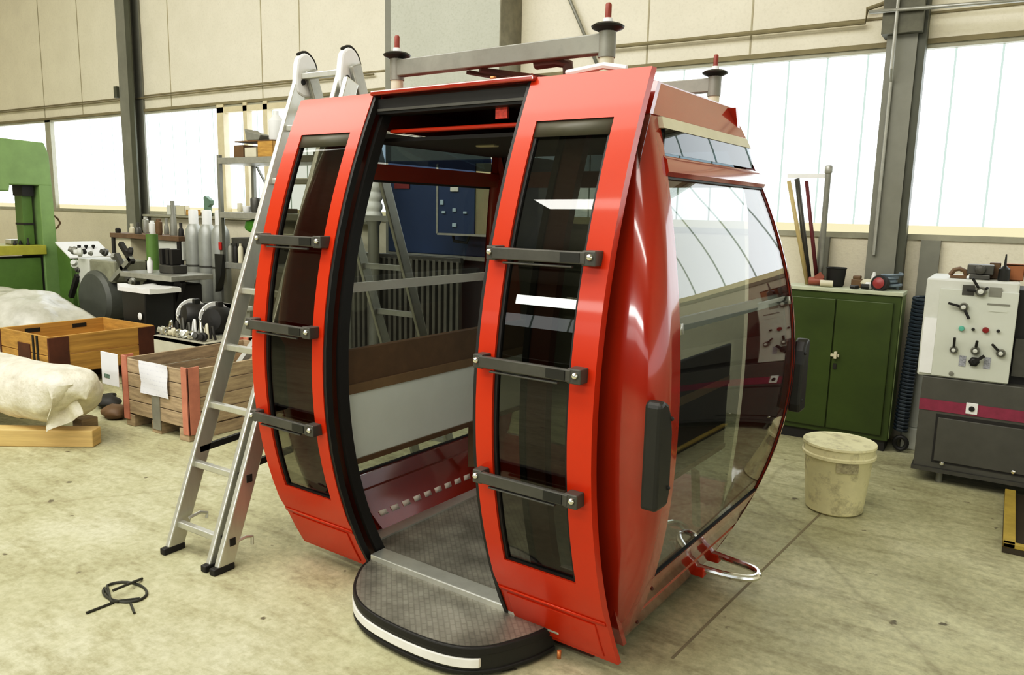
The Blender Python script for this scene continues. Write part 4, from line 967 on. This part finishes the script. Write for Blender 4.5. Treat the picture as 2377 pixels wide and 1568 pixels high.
item('brush_block', 'brown brush block on the cabinet top behind the rolled cloth', 'brush', MB().box(onc(1972),onc(1996),6.14,6.21,ct,ct+.06).box(onc(1975),onc(1993),6.145,6.205,ct+.06,ct+.085), M_BROWN)
item('cream_glove', 'crumpled cream glove on the cabinet top right of the brush', 'glove', MB().sphere((onc(2016),6.16,ct+.038),.05,10,(1.4,.9,.6)).warp(lambda v: v+Vector((1,1,.5))*noise.noise(v*25)*.012), M_CREAM, bevel=0)
item('safety_goggles', 'black goggles with pale lens in the middle of the cabinet top', 'goggles', MB().tube([(onc(1975,6.0),5.99,ct+.015),(onc(1985,6.0),5.98,ct+.014),(onc(1992,6.0),6.0,ct+.016)],.013,8).tube([(onc(1998,6.0),6.02,ct+.022),(onc(2015,6.0),6.03,ct+.02)],.018,8), M_BLACK, bevel=0)
item('glass_jar', 'small pale jar between the goggles on the cabinet top', 'jar', MB().lathe([(.022,0),(.026,.01),(.026,.04),(.018,.05)], (onc(2018),6.06,ct), 12), M_WHITE, bevel=0)
bh = thing('red_reel', (onc(2042,6.02),6.03,ct+.05), 'round red and black reel standing on the cabinet top', 'reel')
MB().lathe([(.02,-.03),(.056,-.028),(.058,.0),(.056,.028),(.02,.03)], (0,0,0), 22, axis=(-.25,-1,.1)).build('reel_rim', M_RUBBER, bh)
MB().lathe([(.001,.028),(.036,.029),(.04,.034),(.02,.045),(.001,.047)], (0,0,0), 20, axis=(-.25,-1,.1)).build('reel_face', mat('reel_red', (.30,.05,.05), .4), bh)
item('white_nozzle', 'small white nozzle standing against the column on the cabinet', 'nozzle', MB().lathe([(.012,0),(.016,.02),(.016,.09),(.008,.12)], (onc(2026,6.15),6.15,ct), 10), M_WHITE, bevel=0)
item('coiled_air_line', 'bluish coiled air line heaped at the cabinet end', 'hose', MB().tube([Vector((onc(2062,6.12)+.06*math.cos(t*1.0)+.02*math.sin(t*.31), 6.13+.05*math.sin(t), ct+.014+.004*t)) for t in fr(0,26,110)], .011, 6), mat('blue_grey_hose', (.16,.20,.23), .4, var=.3), bevel=0)
# black pot and welding mask by the wall
item('black_pot', 'black open pot with pale rim on the cabinet by the wall', 'pot', MB().lathe([(.05,0),(.06,.01),(.07,.13),(.075,.135),(.07,.14),(.062,.13),(.05,.02)], (onc(1938,6.14),6.14,ct), 18), M_RUBBER, bevel=0)
# hoses hanging between cabinet and lathe
x0h = aty(2106, 800, 6.1).x+.042
hz = MB().tube([Vector((x0h+.008-.02*k/150+.04*math.cos(k*.9), 6.09+.04*math.sin(k*.9), ct-.03-.98*k/260)) for k in range(261)], .012, 6)
item('spiral_hose', 'dark spiral hose hanging beside the green cabinet', 'hose', hz, M_HOSE, bevel=0)
item('spiral_hose', 'pale grey-green spiral hose hanging next to the lathe', 'hose', MB().tube([Vector((aty(2126,800,6.15).x+.04+.03*math.cos(k*.8), 6.2+.03*math.sin(k*.8), ct-.08-.46*k/160)) for k in range(161)], .009, 6), mat('pale_hose', (.22,.26,.22), .4), bevel=0)
item('hose_coupling', 'black ring coupling on the floor end of the spiral hose', 'coupling', MB().tube([Vector((aty(2090,1030,6.05).x+.04*math.cos(t), 6.05, .07+.045*math.sin(t))) for t in fr(0,2*PI,20)[:-1]], .016, 8, closed=True), M_RUBBER, bevel=0)
pf = rect(2068, 975, 2125, 1068, 6.12)
item('white_plinth', 'pale plinth block on the floor between cabinet and lathe', 'plinth', MB().box(pf[0]+.06, pf[1], 6.17, 6.38, 0, .16).box(pf[0]+.09, pf[1], 6.2, 6.38, .16, .62), M_MWHITE)
# poles leaning in the corner
for k, (pa, pb, Y0, Y1, r, M, nm, lb) in enumerate((((1831,420),(1876,640),6.1,6.12,.016,mat('yellowish_pole',(.45,.36,.17),.5),'leaning_pole','yellowish pole leaning behind the cabin, nearest the red pillar'),((1850,415),(1880,640),6.16,6.165,.02,M_DGREY,'leaning_pole','dark grey pole leaning between the yellowish pole and the steel post'),((1872,420),(1899,640),6.135,6.135,.014,mat('dark_red_pole',(.12,.02,.025),.5),'leaning_pole','dark red pole leaning next to the steel post'))):
    a = aty(*pa, Y0); b = aty(*pb, Y1); item(nm, lb, 'pole', MB().cyl(a, (b.x, b.y, ct+.004), r, 10), M, bevel=0)
x = aty(1890, 500, 6.18).x+.075
zt_ = aty(1884, 388, 6.18).z
st = thing('steel_stand', (x,6.18,0), 'grey steel post with pale cross arm behind the right end of the cabin', 'stand')
MB().cyl((x,6.18,ct), (x,6.18,zt_-.03), .022, 12).build('post', M_STEEL, st, world=True)
MB().lathe([(.024,0),(.03,.01),(.03,.05),(.024,.06)], (x,6.18,zt_-.05), 12).build('post_cap', M_ALUD, st, world=True)
xa = aty(1828, 408, 6.195); MB().box(xa.x, x, 6.188, 6.205, xa.z-.02, xa.z+.012).build('cross_arm', M_WHITE, st, world=True)

# lathe headstock
LY = 5.44
lq = rect(2142, 880, 2400, 1090, LY); lx0 = aty(2128, 1000, LY).x
lt = thing('lathe', (lx0+.3,5.7,0), 'lathe headstock with white control panel, grey base and magenta stripe', 'lathe')
zb0, zb1 = aty(2240, 1100, LY).z, aty(2240, 884, LY).z
xr = lx0+2.3  # length out of view, added to darken reflections in the cabin's end glass
MB().box(lx0, xr, LY, LY+.6, zb0, zb1).build('base_cabinet', M_MGREY, lt, world=True, bevel=.006)
for x in (lx0+.15, lx0+1.1, lx0+2.15): 
    for y in (LY+.06, LY+.5): MB().cyl((x,y,0), (x,y,zb0), .02, 12).build('levelling_foot', M_STEEL, lt, world=True)
zs0, zs1 = aty(2200, 958, LY).z, aty(2200, 932, LY).z
MB().box(lx0-.002, xr, LY-.004, LY+.002, zs0, zs1).build('stripe', M_MAG, lt, world=True)
q = rect(2242, 936, 2270, 962, LY)
ec = MB().box(q[0], q[1], LY-.012, LY, q[2], q[3]).build('emblem_plate', M_WHITE, lt, world=True, bevel=.003)
MB().lathe([(.016,0),(.016,.006),(.001,.007)], ((q[0]+q[1])/2, LY-.012, (q[2]+q[3])/2), 16, axis=(0,-1,0)).build('black_disc', M_RUBBER, ec, world=True)
q = rect(2170, 985, 2420, 1090, LY)
pn = MB().box(q[0]-.012, q[1], LY-.004, LY+.003, q[2]-.012, q[3]+.02).build('panel_rebate', M_DARK, lt, world=True)
MB().box(q[0], q[1], LY-.012, LY, q[2], q[3]).build('access_panel', M_MGREY, pn, world=True, bevel=.004)
for px, py in ((2186,1076),(2352,1096)):
    p = aty(px, py, LY-.012); MB().lathe([(.012,0),(.012,.01),(.006,.012),(.006,.02)], (p.x,LY-.012,p.z), 12, axis=(0,-1,0)).build('panel_screw', M_CHROME, pn, world=True)
MB().box(lx0-.01, xr, LY-.02, LY+.6, zb0-.02, zb0+.004).build('base_lip', M_DGREY, lt, world=True)
# white head
hx0 = aty(2152, 760, LY).x; hx1 = aty(2356, 760, LY).x
zh1 = aty(2240, 650, LY).z
hd = MB().box(hx0-.03, hx1, LY+.012, LY+.55, zb1, zh1).build('head_housing', M_MWHITE, lt, world=True, bevel=.012)
MB().box(hx0+.05, hx1+.002, LY, LY+.014, zb1+.01, zh1-.06).build('control_panel', mat('panel_white', (.55,.57,.50), .4, var=.03), hd, world=True, bevel=.004)
MB().box(hx0-.02, hx0+.05, LY+.002, LY+.012, zb1+.02, zh1-.25).build('pale_reflector', M_WHITE, hd, world=True)
MB().box(hx1, xr, LY+.1, LY+.5, zb1, zh1-.05).build('chuck_guard', M_DARK, lt, world=True)
MB().box(hx1+.012, xr, LY+.06, LY+.1, zb1+.05, zb1+.28).build('guard_cover', M_DGREY, lt, world=True)
def P_(px, py): p = aty(px, py, LY-.005); return p
def lever(px, py, r, arms):
    c = P_(px, py); k = MB().lathe([(r,0),(r,.02),(r*.8,.026),(r*.75,.018),(r*.55,.018),(r*.5,.03),(.001,.032)], (c.x,LY,c.z), 22, axis=(0,-1,0)).build('dial', M_STEEL, hd, world=True)
    MB().lathe([(.001,.03),(r*.5,.0305),(r*.48,.034),(.001,.036)], (c.x,LY,c.z), 18, axis=(0,-1,0)).build('dial_cap', M_MWHITE, k, world=True)
    for ax, ay in arms:
        e = P_(ax, ay); v = Vector((e.x-c.x,0,e.z-c.z)); s_ = v.normalized()*r*.9
        MB().bar((c.x+s_.x,LY-.025,c.z+s_.z), (e.x,LY-.035,e.z), .014, .014).build('lever_arm', M_RUBBER, k, world=True, bevel=.003)
lever(2277,677,.03,[(2258,645),(2245,673),(2294,668)])
lever(2237,713,.026,[(2202,703),(2250,740)])
lever(2214,812,.023,[(2217,783)])
lever(2264,814,.025,[(2269,790)])
lever(2323,820,.025,[(2303,798)])
c = P_(2261,840); MB().lathe([(.03,0),(.03,.02),(.015,.03)], (c.x,LY,c.z), 6, axis=(0,-1,0)).bar((c.x,LY-.03,c.z), (c.x+.05,LY-.035,c.z+.045), .018, .018).build('selector_knob', M_RUBBER, hd, world=True)
for px, py, r, M, nm in ((2232,763,.016,mat('teal_button',(.12,.42,.32),.35),'green_button'),(2288,767,.018,mat('red_button',(.22,.012,.012),.35),'red_button'),(2259,765,.009,M_RUBBER,'black_button'),(2317,769,.009,M_RUBBER,'black_button')):
    c = P_(px,py); MB().lathe([(r,0),(r,.012),(r*.85,.018),(.001,.019)], (c.x,LY,c.z), 16, axis=(0,-1,0)).build(nm, M, hd, world=True)
for px0_, py0_, px1_, py1_, M in ((2234,662,2262,686,M_DGREY),(2296,668,2326,690,M_STEEL),(2226,826,2242,851,mat('table_grey',(.30,.31,.34),.5,var=.5,scale=120)),(2283,830,2299,857,MATS['table_grey']),(2292,706,2345,710,M_STEEL),(2295,722,2338,725,MATS['panel_white'])):
    q = rect(px0_,py0_,px1_,py1_,LY); MB().box(q[0],q[1],LY-.003,LY+.002,q[2],q[3]).build('printed_plate', M, hd, world=True)
c = P_(2208,868); MB().lathe([(.010,0),(.014,.002),(.014,.006),(.008,.007)], (c.x,LY,c.z), 16, axis=(0,-1,0)).build('lock', M_STEEL, hd, world=True)
# things on the lathe
zt = zh1+.0015
item('brown_clamp', 'arched brown clamp lying on top of the lathe', 'clamp', MB().tube([(aty(2205,635,LY+.1).x,LY+.12,zt+.015),(aty(2215,625,LY+.1).x,LY+.12,zt+.05),(aty(2228,620,LY+.1).x,LY+.12,zt+.058),(aty(2240,626,LY+.1).x,LY+.12,zt+.045),(aty(2244,634,LY+.1).x,LY+.12,zt+.015)], .014, 8).box(aty(2206,635,LY+.1).x, aty(2244,635,LY+.1).x, LY+.1, LY+.14, zt, zt+.018), M_BROWN, bevel=0)
tm = aty(2275,635,LY+.1)
item('tool_post', 'black tool post with shiny dial on top of the lathe', 'tool', MB().box(tm.x-.07,tm.x+.07,LY+.09,LY+.2,zt+.03,zt+.09).box(tm.x-.055,tm.x+.055,LY+.08,LY+.16,zt,zt+.03).lathe([(.03,0),(.03,.02),(.01,.025)], (tm.x,LY+.09,zt+.06), 14, axis=(0,-1,0)), M_DGREY)
bx_ = aty(2310,620,LY+.2)
item('brown_box', 'small brown box at the back on top of the lathe', 'box', tray(bx_.x-.03, bx_.x+.03, LY+.2, LY+.28, zt, zt+.10).box(bx_.x-.03,bx_.x+.03,LY+.2,LY+.28,zt+.09,zt+.10), M_BROWN)
bx_ = aty(2352,622,LY+.2)
item('terracotta_box', 'orange-brown block at the right end of the lathe top', 'box', tray(bx_.x-.05, bx_.x+.06, LY+.16, LY+.26, zt, zt+.10).box(bx_.x-.05,bx_.x+.06,LY+.16,LY+.26,zt+.085,zt+.10), M_TERRA)
bx_ = aty(2333,620,LY+.1)
item('oiler', 'black oil can with thin upright spout on the lathe', 'oil can', MB().lathe([(.03,0),(.032,.01),(.03,.07),(.008,.09),(.004,.16)], (bx_.x,LY+.1,zt), 14), M_BLACK, bevel=0)

# bucket
bc = atz(1935, 1180)
bk = thing('plastic_bucket', (-.715, 4.60, 0), 'dirty cream plastic bucket on the floor right of the cabin', 'bucket')
rb, rt, hb_ = .155, .185, .40
MB().lathe([(rb*.9,0),(rb,.012),(rt*.985,hb_-.075),(rt*1.0,hb_-.07),(rt*.95,.999*hb_-.01),(rt*.92,hb_-.03),(rb*.93,.02),(.001,.018)], (0,0,0), 40).build('bucket_body', M_BUCKET, bk)
MB().lathe([(rt*.915,hb_-.03),(rb*.92,.026),(.001,.024)], (0,0,0), 40).build('inner_wall', mat('bucket_inside_shade', (.42,.39,.25), .6, var=.25, scale=6), bk)  # inner wall coloured darker as shade, so the bucket reads open
MB().lathe([(rt*1.0,hb_-.075),(rt*1.07,hb_-.07),(rt*1.07,hb_-.055),(rt*1.03,hb_-.05),(rt*1.03,hb_-.012),(rt*1.07,hb_-.008),(rt*1.06,hb_+.004),(rt*.97,hb_)], (0,0,0), 40).build('rim', M_BUCKET, bk)
MB().shell(fr(-.32,.32,6), [hb_-.13,hb_-.07], lambda a,b: (rt*1.0*math.sin(a+.45)*1.01, -rt*1.01*math.cos(a+.45), b), lambda a,b: (rt*.97*math.sin(a+.45), -rt*.97*math.cos(a+.45), b)).build('label_strip', mat('grime_label', (.34,.31,.20), .6, var=.5, scale=30), bk)

# yellow-framed dark panel at the right edge
fa, fb = atz(2325,1283), atz(2342,1140)
fp = thing('framed_panel', ((fa.x+fb.x)/2, (fa.y+fb.y)/2, 0), 'dark panel with yellow timber frame lying flat at the right edge', 'panel')
MB().box(fa.x, fa.x+.9, fa.y, fb.y-.15, .0005, .03).build('dark_board', mat('dark_brown_board', (.05,.038,.022), .5), fp, world=True)
MB().box(fa.x-.0, fa.x+.055, fa.y, fb.y-.15, .03, .055).box(fa.x, fa.x+.9, fa.y, fa.y+.035, .03, .055).build('timber_edge', M_YWOOD, fp, world=True, bevel=.004)

# ------------------------------------------------------------------ pipes on the wall
zc = ZJ
p1, p2 = aty(1285, 121, WY-.08), aty(2008, 50, WY-.08)
item('wall_pipe', 'thin pipe running along the upper wall panels to the right column', 'pipe', MB().tube([(p1.x,WY-.06,p1.z),(p2.x,WY-.06,p2.z),(p2.x+.005,WY-.06,p2.z+.09),(CRX0*kR-.0,WY-.06,p2.z+.13)], .016, 8), M_JOINT, bevel=0)
p3 = aty(2360, 12, WY-.24)
item('wall_pipe', 'pale pipe crossing in front of the right steel column', 'pipe', MB().tube([(CRX0*kR-.12,WY-.245,aty(2030,27,WY-.245).z),(p3.x+.3,WY-.245,p3.z+.02)], .014, 8), M_ALUD, bevel=0)
a = aty(2085, 0, WY-.25)
item('conduit', 'vertical grey conduit running down the front of the right column', 'conduit', MB().tube([(a.x,WY-.245,ZC-.02),(a.x,WY-.245,2.7),(a.x-.005,WY-.18,2.62),(a.x-.01,WY-.18,1.40)], .012, 8), M_ALUD, bevel=0)
a, b = aty(1313, 0, WY-.1), aty(1352, 78, WY-.1)
item('wall_rail', 'thin grey diagonal rail on the wall right of the concrete pier', 'rod', MB().cyl((a.x-.3,WY-.05,a.z+.62), (b.x+.16,WY-.05,b.z-.32), .016, 8), M_STEEL, bevel=0)
p1, p2 = aty(0, 257, WY-.05), aty(700, 190, WY-.05)
item('wall_pipe', 'thin brown cable pipe along the wall left of the ladder', 'pipe', MB().tube([(p1.x-1,WY-.04,ZJ-.035),(CLX0*kL-.05,WY-.04,ZJ-.035),(CLX1*kL+.2,WY-.04,ZJ-.035),(-5.9,WY-.04,ZJ-.035)], .011, 6), M_JOINT, bevel=0)
a = aty(272, 215, WY-.18)
MB().box(a.x-.05,a.x+.02,WY-.20,WY-.16,a.z-.07,a.z+.08).build('pipe_clamp', M_COLD, col_l)

# ================================================================== LIGHT
W_ = bpy.data.worlds.new('world'); SC.world = W_; W_.use_nodes = True
W_.node_tree.nodes['Background'].inputs['Color'].default_value = (.9,.95,1,1); W_.node_tree.nodes['Background'].inputs['Strength'].default_value = .3
def area(name, loc, rot, sx_, sy_, power, col=(1,1,1)):
    l = bpy.data.lights.new(name, 'AREA'); l.shape = 'RECTANGLE'; l.size = sx_; l.size_y = sy_; l.energy = power; l.color = col
    o = bpy.data.objects.new(name, l); COL.objects.link(o); o.location = loc; o.rotation_euler = rot; return o
area('skylight', (-5.0, 1.2, ZC-.1), (0,0,0), 9, 3.0, 300, (1,.98,.93))
area('skylight', (-2.0, -3.5, ZC-.1), (0,0,0), 9, .5, 265, (1,.98,.93))
area('wall_fill', (-5.5, .2, ZC-.25), (math.radians(50),0,0), 13, 1.6, 360, (1,.98,.94))  # unseen lamp added to brighten the upper back wall
area('front_fill', (-4.5, -7.5, 3.8), (math.radians(80),0,0), 9, .45, 280, (1,.99,.96))  # added mid-room strip lamp, narrowed to reflect as a thin band

SC.view_settings.view_transform = 'Standard'
SC.view_settings.look = 'None'
SC.view_settings.exposure = 0.0
SC.view_settings.use_curve_mapping = True
cm = SC.view_settings.curve_mapping; cc = cm.curves[3]
for p_ in ((.05,.034),(.25,.245),(.55,.60)): cc.points.new(*p_)
cm.update()
SC.cycles.use_denoising = True
SC.cycles.max_bounces = 7; SC.cycles.transparent_max_bounces = 24; SC.cycles.diffuse_bounces = 4; SC.cycles.glossy_bounces = 4
SC.cycles.sample_clamp_indirect = 6.0
SC.cycles.caustics_reflective = False; SC.cycles.caustics_refractive = False
